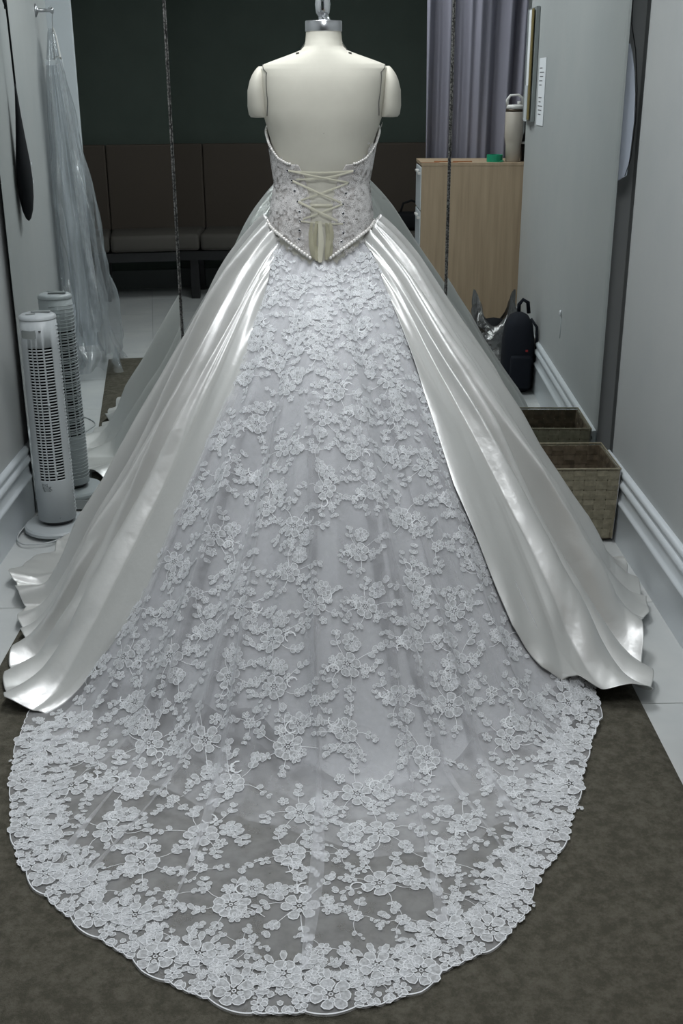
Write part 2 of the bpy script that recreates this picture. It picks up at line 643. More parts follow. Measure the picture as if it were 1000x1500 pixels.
# ================================================================== DRESS FORM
CX, CY = -.013, 3.28
TZ = np.array([.80, .85, 1.0, 1.14, 1.236, 1.355, 1.413, 1.478, 1.515, 1.535, 1.546, 1.555, 1.568, 1.580, 1.590, 1.605, 1.628])
TA = np.array([.150, .157, .152, .142, .127, .1455, .163, .172, .1755, .174, .164, .139, .100, .066, .0535, .0495, .0475])
TBK = np.array([.10, .108, .108, .098, .088, .100, .105, .101, .094, .088, .083, .079, .074, .069, .063, .053, .0475])
TFR = np.array([.09, .095, .095, .088, .085, .120, .128, .112, .088, .070, .060, .056, .054, .052, .050, .048, .0475])
TEX = np.array([2.2, 2.2, 2.2, 2.2, 2.2, 2.3, 2.4, 2.5, 2.5, 2.5, 2.5, 2.4, 2.3, 2.1, 2.0, 2.0, 2.0])


def torso(psi, z, off=0.0):
    """psi degrees, 0 = towards the camera (back of the figure), + = camera right"""
    psi = np.asarray(psi, float)
    z = np.asarray(z, float)
    a = np.interp(z, TZ, TA) + off
    bb = sum(np.interp(z + d, TZ, TBK) for d in (-.02, -.01, 0, .01, .02)) / 5 + off
    bf = np.interp(z, TZ, TFR) + off
    ex = np.interp(z, TZ, TEX)
    s = np.sin(np.radians(psi))
    c = np.cos(np.radians(psi))
    b = np.where(c > 0, bb, bf)
    r = (np.abs(s / a) ** ex + np.abs(c / b) ** ex) ** (-1 / ex)
    cx = -.005 - .012 * np.clip((1.54 - z) / .4, 0, 1.3)
    return np.stack([cx + r * s, CY - r * c, z], -1)


form = empty('dress_form', (CX, CY, 0), 'ivory linen dress form with metal neck cap wearing the gown', 'mannequin')
form_inv = np.array([CX, CY, 0])
zz = np.concatenate([np.linspace(.80, 1.5, 40), np.linspace(1.507, 1.628, 50)])
pp = np.linspace(-180, 180, 97)[:-1]
PP, ZZ = np.meshgrid(pp, zz, indexing='ij')
V = torso(PP, ZZ).reshape(-1, 3) - form_inv
nz_ = len(zz)
caps = [np.array([[(k) * nz_, ((k + 1) % 96) * nz_, len(V)] for k in range(96)]),
        np.array([[((k + 1) % 96) * nz_ + nz_ - 1, k * nz_ + nz_ - 1, len(V) + 1] for k in range(96)])]
V = np.vstack([V, [[-.003, 0, .80], [.008, 0, 1.628]]])
mesh_np('torso', V, [grid_faces(96, nz_, True)] + caps, M['form'], form)
for s in (-1, 1):
    rows = [(1.410, .168, .194), (1.411, .150, .203), (1.418, .148, .2085), (1.44, .150, .2115), (1.48, .155, .210), (1.505, .158, .203), (1.520, .160, .196), (1.530, .163, .189), (1.537, .166, .183), (1.541, .169, .178)]
    dep = [.03, .044, .048, .052, .056, .053, .046, .036, .022, .004]
    mb = MB()
    rings = []
    for (z, xi, xo), dp in zip(rows, dep):
        rings.append([mb.bm.verts.new((.008 + s * ((xi + xo) / 2 + (xo - xi) / 2 * math.cos(a)), dp * math.sin(a) + .0, z)) for a in [2 * math.pi * k / 28 for k in range(28)]])
    for a, b in zip(rings[:-1], rings[1:]):
        for k in range(28): mb.bm.faces.new((a[k], a[(k + 1) % 28], b[(k + 1) % 28], b[k]))
    mb.bm.faces.new(rings[0])
    mb.bm.faces.new(rings[-1])
    autosmooth(mb.build('shoulder_cap', M['form'], form, True), 60)
    pts = []
    for z in np.linspace(1.415, 1.545, 14):
        q = torso(s * np.interp(z, [1.41, 1.45, 1.53, 1.546], [72, 68, 70, 86]), z, .0015)
        pts.append((q[0] - CX, q[1] - CY, z))
    MB().tube(pts, .0012, 5).build('armhole_seam', M['seam_dark'], form)
    # notched pins beside the neck
    MB().tube([(.008 + s * .062, -.045, 1.581), (.008 + s * .050, -.05, 1.597)], .0013, 5).tube([(.008 + s * .074, -.05, 1.572), (.008 + s * .066, -.052, 1.574)], .0022, 5).build('neck_pin', M['seam_dark'], form)
MB().lathe([(.0492, 1.6275), (.0496, 1.629), (.0496, 1.652), (.048, 1.6545), (.0, 1.6555)], .008, 0, 48).build('neck_cap', M['metal'], form, True)
autosmooth(form.children[-1], 35)
MB().sphere((.021, -.022, 1.657), .005).build('cap_screw', M['chrome'], form, True)
MB().lathe([(.010, 1.654), (.012, 1.657), (.0105, 1.660), (.011, 1.664), (.018, 1.673), (.0195, 1.683), (.0205, 1.695), (.0195, 1.705), (.018, 1.712), (.0195, 1.72), (.0195, 1.735), (.014, 1.75), (.007, 1.76), (.010, 1.768), (0, 1.775)], .006, 0, 32).build('finial', M['chrome'], form, True)
MB().sphere((.006, -.0995, 1.372), .0022).build('back_pin', M['seam_dark'], form)
MB().sphere((.008, -.0535, 1.604), .002).build('back_pin', M['seam_dark'], form)
MB().tube([(0, 0, .03), (0, 0, .82)], .016, 12).build('pole', M['metal'], form, True)
MB().lathe([(.20, .012), (.20, .03), (.05, .045), (.02, .06)], 0, 0, 32).build('base', M['blackp'], form, True)

# ================================================================== GOWN
gown = empty('wedding_gown', (CX, CY, 0), 'ivory satin wedding ball gown with lace-up back and long floral lace train', 'dress')
G0 = np.array([CX, CY, 0])

RC_P = [-180, -125, -90, -60, -40, 0, 40, 60, 90, 125, 180]
RC_V = [.52, .64, .80, .92, 1.00, 1.13, 1.05, .97, .90, .64, .50]


def cinterp(p, xs, ys):
    """smooth periodic-ish interpolation"""
    p = np.asarray(p, float)
    k = [-2, -1, 0, 1, 2]
    return sum(np.interp(p + d * 4, xs, ys, period=360) * w for d, w in zip(k, (.1, .2, .4, .2, .1)))


def waist_z(p):
    p = np.abs((np.asarray(p, float) + 180) % 360 - 180)
    return np.interp(p, [0, 14, 33, 53, 80, 100, 180], [1.034, 1.042, 1.068, 1.097, 1.130, 1.128, 1.05])


def RC(p): return cinterp(p, RC_P, RC_V)


def base(psi, rho):
    """smooth bell of the skirt: psi deg, rho horizontal distance. returns z, slope dz/drho, x"""
    zw = waist_z(psi)
    r0 = .115
    rc = RC(psi)
    x = (rho - r0) / (rc - r0)
    u = 1 - x + .075 * np.sin(np.pi * np.clip(x, 0, 1)) * (1 - 1.5 * x)
    e = .075
    h = (u + np.sqrt(u * u + e * e)) / 2
    h0 = (1 + np.sqrt(1 + e * e)) / 2
    return zw * h / h0, x


def ridge(d, w, k=1.5):
    return np.exp(-np.abs(d / w) ** k)


# big satin folds: creases (valleys) run from the waist to the hem; between two creases the cloth
# swells to one side.  (psi at waist, psi at hem, height m, where the swell peaks 0..1, start x)
_rf = random.Random(23)


def _folds(p0, p1):
    out = []
    for i, (a, b) in enumerate(zip(p0, p1)):
        out.append((a, b, _rf.uniform(.058, .092) if i % 3 else _rf.uniform(.085, .115), _rf.choice((.25, .32, .68, .74)), _rf.choice((-.05, 0, .05, .12, .25))))
    return out


FOLD_R = _folds([20, 48, 53, 58, 63, 69, 75, 82, 90, 99, 109, 121, 135, 152, 168, 185], [18, 42, 49, 55, 63.5, 70, 79, 87, 96, 105, 116, 127, 140, 155, 170, 185])
FOLD_L = _folds([20, 48, 52, 58, 62, 68, 75, 81, 90, 100, 109, 122, 136, 151, 168, 185], [18, 44, 49.5, 57, 62, 69.5, 77, 87, 94, 104, 116, 128, 141, 154, 169, 185])
FINE = [(_rf.uniform(46, 120) * _rf.choice((-1, 1)), _rf.uniform(-4, 4), _rf.uniform(.6, 1.2), _rf.uniform(.006, .018), _rf.uniform(0, .6)) for _ in range(34)]


def fold_wave(q, x, folds):
    """q = |psi|"""
    xc = np.clip(x, 0, 1.15)
    cs = [a + (b - a) * xc ** .8 + 1.1 * np.sin(xc * 4.3 + a * 1.3) * np.clip(xc * 2, 0, 1) for (a, b, h, sk, st) in folds]
    d = np.zeros_like(q)
    for i in range(len(folds) - 1):
        lo, hi = cs[i], cs[i + 1]
        a, b, h, sk, st = folds[i]
        t = (q - lo) / np.maximum(hi - lo, .5)
        ins = (t >= 0) & (t < 1)
        t = np.clip(t, 0, 1)
        skx = np.clip(sk + .10 * np.sin(xc * 5 + a), .2, .8)
        up = np.sin(np.pi / 2 * np.clip(t / skx, 0, 1))
        dn = np.cos(np.pi / 2 * np.clip((t - skx) / (1 - skx), 0, 1))
        shp = np.where(t < skx, up, dn) ** 1.15
        amp = h * np.clip((xc - st + .10) / .6, 0, 1) ** .9 * (1 - .35 * np.clip(xc - .85, 0, 1))
        if i == 0: amp = amp * 0
        d = np.where(ins, amp * shp, d)
    return d


def satin_folds(psi, x):
    d = np.where(psi > 0, fold_wave(np.abs(psi), x, FOLD_R), fold_wave(np.abs(psi), x, FOLD_L))
    for (p, dp, w, a, st) in FINE:
        xc = np.clip(x, 0, 1.15)
        d = d + a * ridge(psi - (p + dp * xc), w * (.6 + .5 * xc), 1.6) * np.clip((xc - st) * 3, 0, 1) * np.clip((st + .55 - xc) * 4, 0, 1)
    # gathers at the waist
    g = np.sin(np.radians(psi * 62 + 40 * np.sin(np.radians(psi * 7)))) * .5 + np.sin(np.radians(psi * 101 + 30))
    d += .0030 * g * np.exp(-np.clip(x, 0, 2) / .16) * np.clip(x / .02, 0, 1)
    g2 = np.sin(np.radians(psi * 33 + 50 * np.sin(np.radians(psi * 5))))
    d += .007 * g2 * np.exp(-((x - .22) / .17) ** 2)
    # slow undulations and loose wrinkles
    d += .014 * vnoise(psi / 9 + 40, x * 3.0 + psi / 30, 5) * np.clip(x * 1.5, 0, 1)
    wr = vnoise(psi / 5 + x * 3 + 20, x * 7 + psi / 12 + 9, 8)
    d += .020 * np.clip(np.abs(wr) - .2, 0, 1) * np.clip((x - .35) * 1.6, 0, 1)
    return d


LF = [(-33, .9, .012), (-27, .8, .018), (-22.5, .7, .012), (-17, 1.0, .016), (-12.5, .6, .014), (-8, .9, .012), (-2.2, .7, .016), (3.5, .9, .010), (8.5, .7, .012), (14, 1.0, .015), (19, .7, .014), (24.5, 1.0, .018), (30, .8, .014), (35, .9, .012)]


def lace_folds(psi, x):
    d = np.zeros_like(psi)
    for (p, w, a) in LF:
        c = p + 1.5 * np.sin(x * 2.6 + p * .7)
        d += 1.45 * a * ridge(psi - c, w * 1.7 / np.clip(x + .15, .3, 1.4), 1.4) * np.clip(x * 1.4, 0, 1) * (1 - .35 * np.clip(x - 1, 0, 1))
    d += .012 * vnoise(psi / 8 + 4, x * 4 + 3, 21) * np.clip(x * 1.3, 0, 1)
    # deep folds on the upper slope (a V of two valleys falling from the waist point)
    v = ridge(psi - (-15 - 4 * x), 3.2, 2) + ridge(psi - (16 + 7 * x), 3.4, 2)
    d -= .024 * v * np.exp(-((x - .42) / .33) ** 2)
    d += .020 * ridge(psi - (-2), 9, 2) * np.exp(-((x - .35) / .3) ** 2)
    g = np.sin(np.radians(psi * 41 + 60))
    d += .004 * g * np.exp(-np.clip(x, 0, 2) / .16) * np.clip(x / .02, 0, 1)
    return d


SATIN_BACK = .040   # mean height the folds add; taken off the radius to keep the silhouette


def skirt_point(psi, rho, kind, lift=0.0):
    """3D point (gown frame) of the skirt sheet"""
    psi = np.asarray(psi, float)
    rho = np.asarray(rho, float)
    z, x = base(psi, rho)
    d = satin_folds(psi, x) if kind == 'satin' else lace_folds(psi, x)
    onfloor = np.clip((x - .82) / .2, 0, 1)
    if kind == 'satin':
        d = d - SATIN_BACK * np.clip(x * 1.6, 0, 1) * np.clip((np.abs(psi) - 44) / 10, 0, 1)
    if kind != 'satin':
        d = d * (1 - .35 * onfloor)
    al = .62 * (1 - .6 * onfloor)
    be = .78
    dd = d + np.asarray(lift)
    rr = rho + al * dd
    if kind == 'satin':
        rr = rr + np.where(psi < 0, .026, -.008) * np.clip((np.abs(psi) - 50) / 25, 0, 1) * np.exp(-((x - .24) / .16) ** 2)
    zz_ = z + be * dd * (1 if kind != 'satin' else (1 - .25 * onfloor))
    zmin = .014 if kind == 'satin' else .0125 + max(0, float(np.max(lift))) * .9 - (0.002 if kind == 'under' else 0)
    # soft clamp against the rug
    q = zz_ - zmin
    zz_ = zmin + (q + np.sqrt(q * q + .004 ** 2)) / 2
    s = np.sin(np.radians(psi))
    c = np.cos(np.radians(psi))
    # near the waist follow the flattened body section instead of a circle
    k = np.clip(1 - x / .35, 0, 1) ** 2
    sx = 1 + .26 * k
    sy = 1 - .16 * k
    return np.stack([rr * s * sx, -rr * c * sy, zz_], -1)


# hem radii
SH_P = [-180, -150, -125, -110, -97, -90, -80, -70, -62, -57, -50, -46, -41, -38, -30, 0, 30, 39, 41, 46.5, 52, 60, 66, 72, 81, 93, 105, 125, 150, 180]
SH_V = [.60, .68, .88, .93, 1.01, 1.00, .94, .95, .96, 1.04, 1.10, 1.12, 1.08, 1.03, 1.0, 1.0, 1.0, 1.01, 1.06, 1.14, 1.08, .99, .98, 1.00, .98, .93, .70, .66, .62, .60]
LH_P = [-60, -48, -42, -38, -32, -28, -24, -18.7, -12.7, -8, -4, 0, 3, 5.4, 7.3, 10, 12.5, 13.8, 15.6, 19, 23, 26.7, 32, 38, 42, 60]
LH_V = [.9, .95, 1.12, 1.20, 1.33, 1.43, 1.53, 1.61, 1.69, 1.76, 1.80, 1.79, 1.78, 1.75, 1.71, 1.68, 1.63, 1.60, 1.52, 1.46, 1.36, 1.27, 1.17, 1.10, 1.02, .95]


def lace_hem(p): return np.interp(p, LH_P, LH_V)


HEM_PS = np.linspace(-52, 50, 4000)
_hx = lace_hem(HEM_PS) * np.sin(np.radians(HEM_PS))
_hy = lace_hem(HEM_PS) * np.cos(np.radians(HEM_PS))
HEM_ARC = np.concatenate([[0], np.cumsum(np.hypot(np.diff(_hx), np.diff(_hy)))])
SCL, SBIG = .176, .092     # one repeat of the border: a big scallop and three small ones


def scallop_off(p):
    s_ = np.interp(p, HEM_PS, HEM_ARC)
    u_ = np.mod(s_, SCL)
    sm = (SCL - SBIG) / 3
    big = .013 * np.clip(np.sin(np.pi * u_ / SBIG), 0, 1) ** .7
    small = .0055 * np.abs(np.sin(np.pi * np.mod(u_ - SBIG, sm) / sm)) ** .7 - .001
    return np.where(u_ < SBIG, big, small)


# satin panels: from the panel edge on each side of the lace right round to the front
def edge_left(x): return np.interp(x, [0, .1, .3, .5, .7, .9, 1.05], [-50, -39, -32, -30, -32.5, -39.5, -41])
def edge_right(x): return np.interp(x, [0, .1, .2, .4, .6, .9, 1.0, 1.1], [50, 43, 40, 35, 32, 32, 34, 38.5])


def rho0(psi): return np.full_like(np.asarray(psi, float), .115)


def satin_panel(side, name):
    nu, nv = 640, 230
    u = np.linspace(0, 1, nu)
    v = np.linspace(0, 1, nv) ** .9
    UU, VV = np.meshgrid(u, v, indexing='ij')
    hem = lambda p: np.interp(p, SH_P, SH_V) + .012 * vnoise(p / 4 + 9, p * 0 + 1.5, 33)
    e = edge_left if side < 0 else edge_right
    # psi along each row starts on the panel edge
    xe = VV * 1.05
    p_in = e(xe)
    p_out = 180.5 * side
    psi = p_in + (p_out - p_in) * UU ** 1.08
    h = hem(psi)
    rho = .115 + (h - .115) * VV
    _, x = base(psi, rho)
    P = skirt_point(psi, rho, 'satin', .003 + .011 * np.clip(x / .15, 0, 1))
    # rolled free edge next to the lace
    _, x = base(psi, rho)
    roll = np.clip(1 - np.abs(psi - p_in) / (1.6 / np.clip(x + .1, .2, 1.2)), 0, 1) ** 2
    P[..., 2] -= .010 * roll
    # hem lifts and curls here and there
    hemk = np.clip((VV - .90) / .10, 0, 1) ** 1.6
    lift = np.clip(vnoise(psi / 6.5 + 3, psi * 0 + 4.2, 17) + .15, 0, 1)
    P[..., 2] += hemk * lift * .030
    P[..., 0] = np.clip(P[..., 0], XL + .035 - CX, XR - .032 - CX)
    P[..., 1] = np.minimum(P[..., 1], YM - .03 - CY)
    return mesh_np(name, P.reshape(-1, 3), grid_faces(nu, nv), M['satin'], gown)


for sd in (-1, 1):
    o = satin_panel(sd, 'satin_panel')
    md = o.modifiers.new('thickness', 'SOLIDIFY')
    md.thickness = .0015
    md.offset = -1
# underskirt below the lace
def lace_sheet(name, material, hemf, lift, kind='lace', p0=-55, p1=55, nu=420, nv=260, scallop=0.0):
    u = np.linspace(p0, p1, nu)
    v = np.linspace(0, 1, nv)
    PS, VV = np.meshgrid(u, v, indexing='ij')
    k_ = np.clip(1 - VV / .55, 0, 1)
    PS = PS * (1 + (57 / max(abs(p0), abs(p1)) - 1) * k_)
    h = hemf(PS)
    if scallop:
        h = h + scallop_off(PS) + .003
    rho = .115 + (h - .115) * VV
    P = skirt_point(PS, rho, kind, lift)
    return mesh_np(name, P.reshape(-1, 3), grid_faces(nu, nv), material, gown)


UH_P = [-60, -35, -20, -10, -5, -1, 3, 9, 15, 27, 46]
UH_V = [.95, .93, .95, 1.00, 1.05, 1.10, 1.14, 1.16, 1.11, 1.03, .97]
lace_sheet('underskirt', M['under'], lambda p: np.interp(p, UH_P, UH_V) + .02 * vnoise(p / 5, p * 0 + 2, 3), -.006, 'under', -58, 58, 260, 160)
lace_sheet('net_underlayer', M['tulle'], lambda p: np.minimum(np.interp(p, UH_P, UH_V) + .06 + .02 * vnoise(p / 4, p * 0 + 2, 9), lace_hem(p) - .06), -.004, 'under', -39, 38, 260, 160)
lace_sheet('net_underlayer', M['tulle'], lambda p: np.minimum(np.interp(p, UH_P, UH_V) + .13 + .02 * vnoise(p / 4, p * 0 + 5, 9), lace_hem(p) - .06), -.003, 'under', -39, 38, 260, 160)
lace_sheet('net_underlayer', M['tulle'], lambda p: np.minimum(np.interp(p, UH_P, UH_V) + .24 + .02 * vnoise(p / 4, p * 0 + 8, 9), lace_hem(p) - .06), -.002, 'under', -39, 38, 260, 160)
lace_sheet('tulle_train', M['tulle'], lace_hem, .0, 'lace', -44, 41, 1100, 240, .009)


# ------------------------------------------------------------------ lace motifs
class Motif:
    def __init__(self):
        self.v = []
        self.h = []
        self.f = []
        self.m = []

    def poly(self, pts, h, mi):
        b = len(self.v)
        self.v += pts
        self.h += [h] * len(pts)
        n = len(pts)
        c = np.mean(np.array(pts), 0)
        self.v.append((c[0], c[1]))
        self.h.append(h)
        for k in range(n):
            self.f.append((b + k, b + (k + 1) % n, b + n))
            self.m.append(mi)

    def strip(self, pts, w, h, mi, closed=True):
        b = len(self.v)
        n = len(pts)
        P = np.array(pts)
        for k in range(n):
            a = P[(k - 1) % n] if (closed or k > 0) else P[k]
            c = P[(k + 1) % n] if (closed or k < n - 1) else P[k]
            t = c - a
            t = t / (np.hypot(*t) + 1e-9)
            nrm = np.array([-t[1], t[0]]) * w / 2
            self.v += [tuple(P[k] - nrm), tuple(P[k] + nrm)]
            self.h += [h, h]
        for k in range(n if closed else n - 1):
            a = b + 2 * k
            c = b + 2 * ((k + 1) % n)
            self.f.append((a, c, c + 1))
            self.m.append(mi)
            self.f.append((a, c + 1, a + 1))
            self.m.append(mi)

    def petal(self, x, y, ang, ln, wd, h=0, blunt=.0, rim=.0014, n=9, rnd=None):
        pts = []
        for k in range(n):
            t = 2 * math.pi * k / n
            px = ln * (.5 - .5 * math.cos(t))
            tt = px / ln
            py = wd / 2 * math.sin(t) * (1 + .55 * (tt - .5)) * (1 + (rnd.uniform(-.12, .12) if rnd else 0))
            pts.append((x + px * math.cos(ang) - py * math.sin(ang), y + px * math.sin(ang) + py * math.cos(ang)))
        self.poly(pts, h, 0)
        self.strip(pts, rim, h + .0006, 1)

    def rose(self, x, y, r, rnd, h=.0008):
        n1 = rnd.randint(6, 8)
        a0 = rnd.uniform(0, 6)
        for k in range(n1):
            a = a0 + 2 * math.pi * k / n1
            self.petal(x + .34 * r * math.cos(a), y + .34 * r * math.sin(a), a + rnd.uniform(-.2, .2), r * rnd.uniform(.58, .78), r * rnd.uniform(.56, .70), h, rim=r * .050, rnd=rnd)
        for k in range(6):
            a = a0 + .4 + 2 * math.pi * k / 6
            self.petal(x + .20 * r * math.cos(a), y + .20 * r * math.sin(a), a, r * .30, r * .26, h + .001, rim=r * .045, n=6, rnd=rnd)
        self.strip([(x + .1 * r * math.cos(t), y + .1 * r * math.sin(t)) for t in [k * 1.047 for k in range(6)]], r * .05, h + .002, 1)

    def blossom(self, x, y, r, rnd, n=5, h=.0006):
        a0 = rnd.uniform(0, 6)
        for k in range(n):
            a = a0 + 2 * math.pi * k / n
            self.petal(x + .15 * r * math.cos(a), y + .15 * r * math.sin(a), a, r * .85, r * .66, h, rim=r * .10, n=6, rnd=rnd)

    def spray(self, x, y, ang, ln, rnd, k=5, size=1.0):
        c = rnd.uniform(-1.3, 1.3)
        pts = []
        px, py, a = x, y, ang
        for i in range(k + 1):
            pts.append((px, py))
            st = ln / k
            px += st * math.cos(a)
            py += st * math.sin(a)
            a += c / k
            if i > 0:
                for sg in (-1, 1):
                    if rnd.random() < .25: continue
                    l = size * .0185 * (1 - .08 * i) * rnd.uniform(.6, 1.25)
                    self.petal(px, py, a + sg * rnd.uniform(.4, 1.1), l, l * rnd.uniform(.5, .75), .0004, rim=.0010 * size, n=7, rnd=rnd)
        self.petal(px, py, a, size * .012, size * .008, .0004, rim=.0009, n=6)
        self.strip(pts, .0012 * size, .0008, 1, False)

    def arrays(self):
        return np.array(self.v, float), np.array(self.h, float), np.array(self.f, np.int64), np.array(self.m, np.int64)


def make_cluster(seed, kind='cluster'):
    r = random.Random(seed)
    m = Motif()
    if kind == 'cluster':
        m.rose(0, .005, .034, r)
        m.rose(.052 * r.choice((-1, 1)), -.022, .024, r)
        for k in range(r.randint(4, 6)):
            a = r.uniform(0, 6.28)
            m.blossom(.048 * math.cos(a) * 1.15, .040 * math.sin(a), r.uniform(.010, .015), r, r.choice((4, 5)))
        for k in range(6):
            a = k * 1.047 + r.uniform(-.35, .35)
            m.spray(.030 * math.cos(a), .028 * math.sin(a), a, r.uniform(.034, .052), r, 3, 1.05)
        # curl
        c0 = r.uniform(0, 6)
        m.strip([(.045 * math.cos(c0) + .014 * math.cos(t), .045 * math.sin(c0) + .014 * math.sin(t)) for t in [c0 + q * .6 for q in range(8)]], .003, .001, 1, False)
    elif kind == 'sprig':
        m.blossom(0, 0, .018, r, 6)
        m.blossom(.022 * r.choice((-1, 1)), .018, .012, r, 5)
        for k in range(4):
            a = k * 1.57 + r.uniform(-.5, .5)
            m.spray(.012 * math.cos(a), .012 * math.sin(a), a, r.uniform(.03, .05), r, 4, .9)
    elif kind == 'hem_rose':
        m.rose(0, 0, .037, r)
        for k in range(5):
            a = math.pi + .3 + k * .62
            m.petal(.036 * math.cos(a), .036 * math.sin(a), a, .028, .014, .0003, n=7)
        for sg in (-1, 1):
            m.spray(.035 * sg, -.012, -1.57 + sg * .9, .05, r, 5, 1.15)
            m.blossom(.055 * sg, .012, .016, r)
            m.blossom(.045 * sg, -.03, .012, r)
    elif kind == 'hem_leaf':
        m.petal(-.010, -.004, 1.57 + .1, .019, .016, .0004, n=8, rnd=r)
        m.petal(.008, -.004, 1.57 - .2, .018, .014, .0006, n=8, rnd=r)
        m.petal(0, -.004, -1.57, .012, .011, .0004, n=6)
    return m.arrays()


CL = [make_cluster(s) for s in range(7)]
SP = [make_cluster(30 + s, 'sprig') for s in range(5)]
HRs = [make_cluster(60 + s, 'hem_rose') for s in range(4)]
HLs = [make_cluster(80 + s, 'hem_leaf') for s in range(3)]


def place(mot, psi0, rho0_, rot, scale, lift=.0016, flip=1):
    v, h, f, mi = mot
    c, s = math.cos(rot), math.sin(rot)
    a = (v[:, 0] * flip * c - v[:, 1] * s) * scale
    b = (v[:, 0] * flip * s + v[:, 1] * c) * scale
    p0 = np.array([psi0, psi0])
    zz2, _ = base(p0, np.array([rho0_ - .01, rho0_ + .01]))
    sl = (zz2[1] - zz2[0]) / .02
    rho = rho0_ + b / math.sqrt(1 + sl * sl)
    psi = psi0 + np.degrees(a / np.clip(rho, .12, 9))
    P = skirt_point(psi, rho, 'lace')
    P[:, 2] += (lift + h) * .85
    P[:, 1] -= (lift + h) * .5
    return P, f, mi


def hem_slope(p):
    return (lace_hem(p + .7) - lace_hem(p - .7)) / (np.radians(1.4) * lace_hem(p))


stuff_v, stuff_f, stuff_m, nv_ = [], [], [], 0
flowers = []
rr_ = random.Random(5)


def add_motif(mot, psi, rho, rot, sc, single=None, lift=.0016):
    global nv_
    P, f, mi = place(mot, psi, rho, rot, sc, lift, rr_.choice((-1, 1)))
    if single:
        flowers.append((P, f, mi, single))
    else:
        stuff_v.append(P)
        stuff_f.append(f + nv_)
        stuff_m.append(mi)
        nv_ += len(P)


# hem border: one repeat per scallop group
def at_arc(s_):
    p = float(np.interp(s_, HEM_ARC, HEM_PS))
    return p, float(lace_hem(p)), math.atan(float(hem_slope(p)))


k = 0
while (k + 1) * SCL < HEM_ARC[-1]:
    s0 = k * SCL
    if -43 < at_arc(s0)[0] < 39:
        p, hr, a = at_arc(s0 + SBIG / 2)
        add_motif(HRs[k % 4], p, hr - .032, a, .98, 'lace_flower', .0030)
        for q in range(3):
            p, hr, a = at_arc(s0 + SBIG + (q + .5) * (SCL - SBIG) / 3)
            add_motif(HLs[(k + q) % 3], p, hr - .010, a, 1.0)
            if q != 1: add_motif(HLs[(k + q + 1) % 3], p, hr - .036, a + 3.1, .85)
        p, hr, a = at_arc(s0 + SBIG + (SCL - SBIG) / 2)
        add_motif(HRs[(k + 2) % 4], p, hr - .088, a + rr_.uniform(-.3, .3), .90, 'lace_flower', .0032)
        add_motif(SP[k % 5], p, hr - .050, a + rr_.uniform(-1, 1), .7)
        p, hr, a = at_arc(s0 + .02)
        add_motif(SP[(k + 2) % 5], p, hr - .085, a + rr_.uniform(-1, 1), .95)
        p, hr, a = at_arc(s0 + .07)
        add_motif(SP[(k + 3) % 5], p, hr - .075, a + rr_.uniform(-1, 1), .7)
    k += 1
# sprays further in: scattered with a minimum spacing, leaving bare net between them
placed = []


def clear_of(q, d):
    return all((q[0] - a) ** 2 + (q[1] - b) ** 2 + (q[2] - c) ** 2 > ((d + e) / 2) ** 2 for a, b, c, e in placed)


def try_place(p, rho, dmin, mots, rot, sc, single):
    q = skirt_point(np.array([p]), np.array([rho]), 'lace')[0]
    if not clear_of(q, dmin): return False
    placed.append((q[0], q[1], q[2], dmin))
    add_motif(rr_.choice(mots), p, rho, rot, sc, single)
    return True


for it in range(9000):
    p = rr_.uniform(-46, 44)
    rho = math.sqrt(rr_.uniform(.17 ** 2, 1.66 ** 2))
    hr = float(lace_hem(p))
    if rho > hr - .19: continue
    xx = (rho - .115) / (float(RC(p)) - .115)
    if xx < 1.02 and not (float(edge_left(xx)) - 1.5 < p < float(edge_right(xx)) + 1.5): continue
    low = xx > .95
    sc = 1.02 if low else .60 + .32 * xx
    rot = (p * .012 + rr_.choice((-.5, .35))) if low else (1.57 + rr_.uniform(-.6, .6))
    try_place(p, rho, .130 if low else .108 * (.62 + .5 * xx), CL, rot + rr_.uniform(-.25, .25), sc * rr_.uniform(.92, 1.1), 'lace_flower' if low else None)
for it in range(7000):
    p = rr_.uniform(-46, 44)
    rho = math.sqrt(rr_.uniform(.15 ** 2, 1.66 ** 2))
    hr = float(lace_hem(p))
    if rho > hr - .14: continue
    xx = (rho - .115) / (float(RC(p)) - .115)
    if xx < 1.02 and not (float(edge_left(xx)) - .5 < p < float(edge_right(xx)) + .5): continue
    low = xx > .95
    try_place(p, rho, .088 if low else .080, SP, rr_.uniform(0, 6.28), .85 if low else .8, None)
print('lace flowers', len(flowers), 'stuff verts', nv_)
for (P, f, mi, nm) in flowers[:298]:
    mesh_np('lace_flower', P, f, [M['petal'], M['thread']], gown, True, mi)
for (P, f, mi, nm) in flowers[298:]:
    stuff_v.append(P)
    stuff_f.append(f + nv_)
    stuff_m.append(mi)
    nv_ += len(P)
o = mesh_np('lace_embroidery', np.vstack(stuff_v), np.vstack(stuff_f), [M['petal'], M['thread']], gown, True, np.concatenate(stuff_m))
tag(o, 'small corded leaves and blossoms filling the lace train', kind='stuff')
# corded scalloped edge
pe = np.linspace(-44, 41, 2800)
he = lace_hem(pe) + scallop_off(pe)
outer = skirt_point(pe, he + .0006, 'lace', .0035)
inner = skirt_point(pe, he - .0022, 'lace', .0035)
mesh_np('scalloped_edging', np.stack([outer, inner], 1).reshape(-1, 3), grid_faces(len(pe), 2), M['thread'], gown)
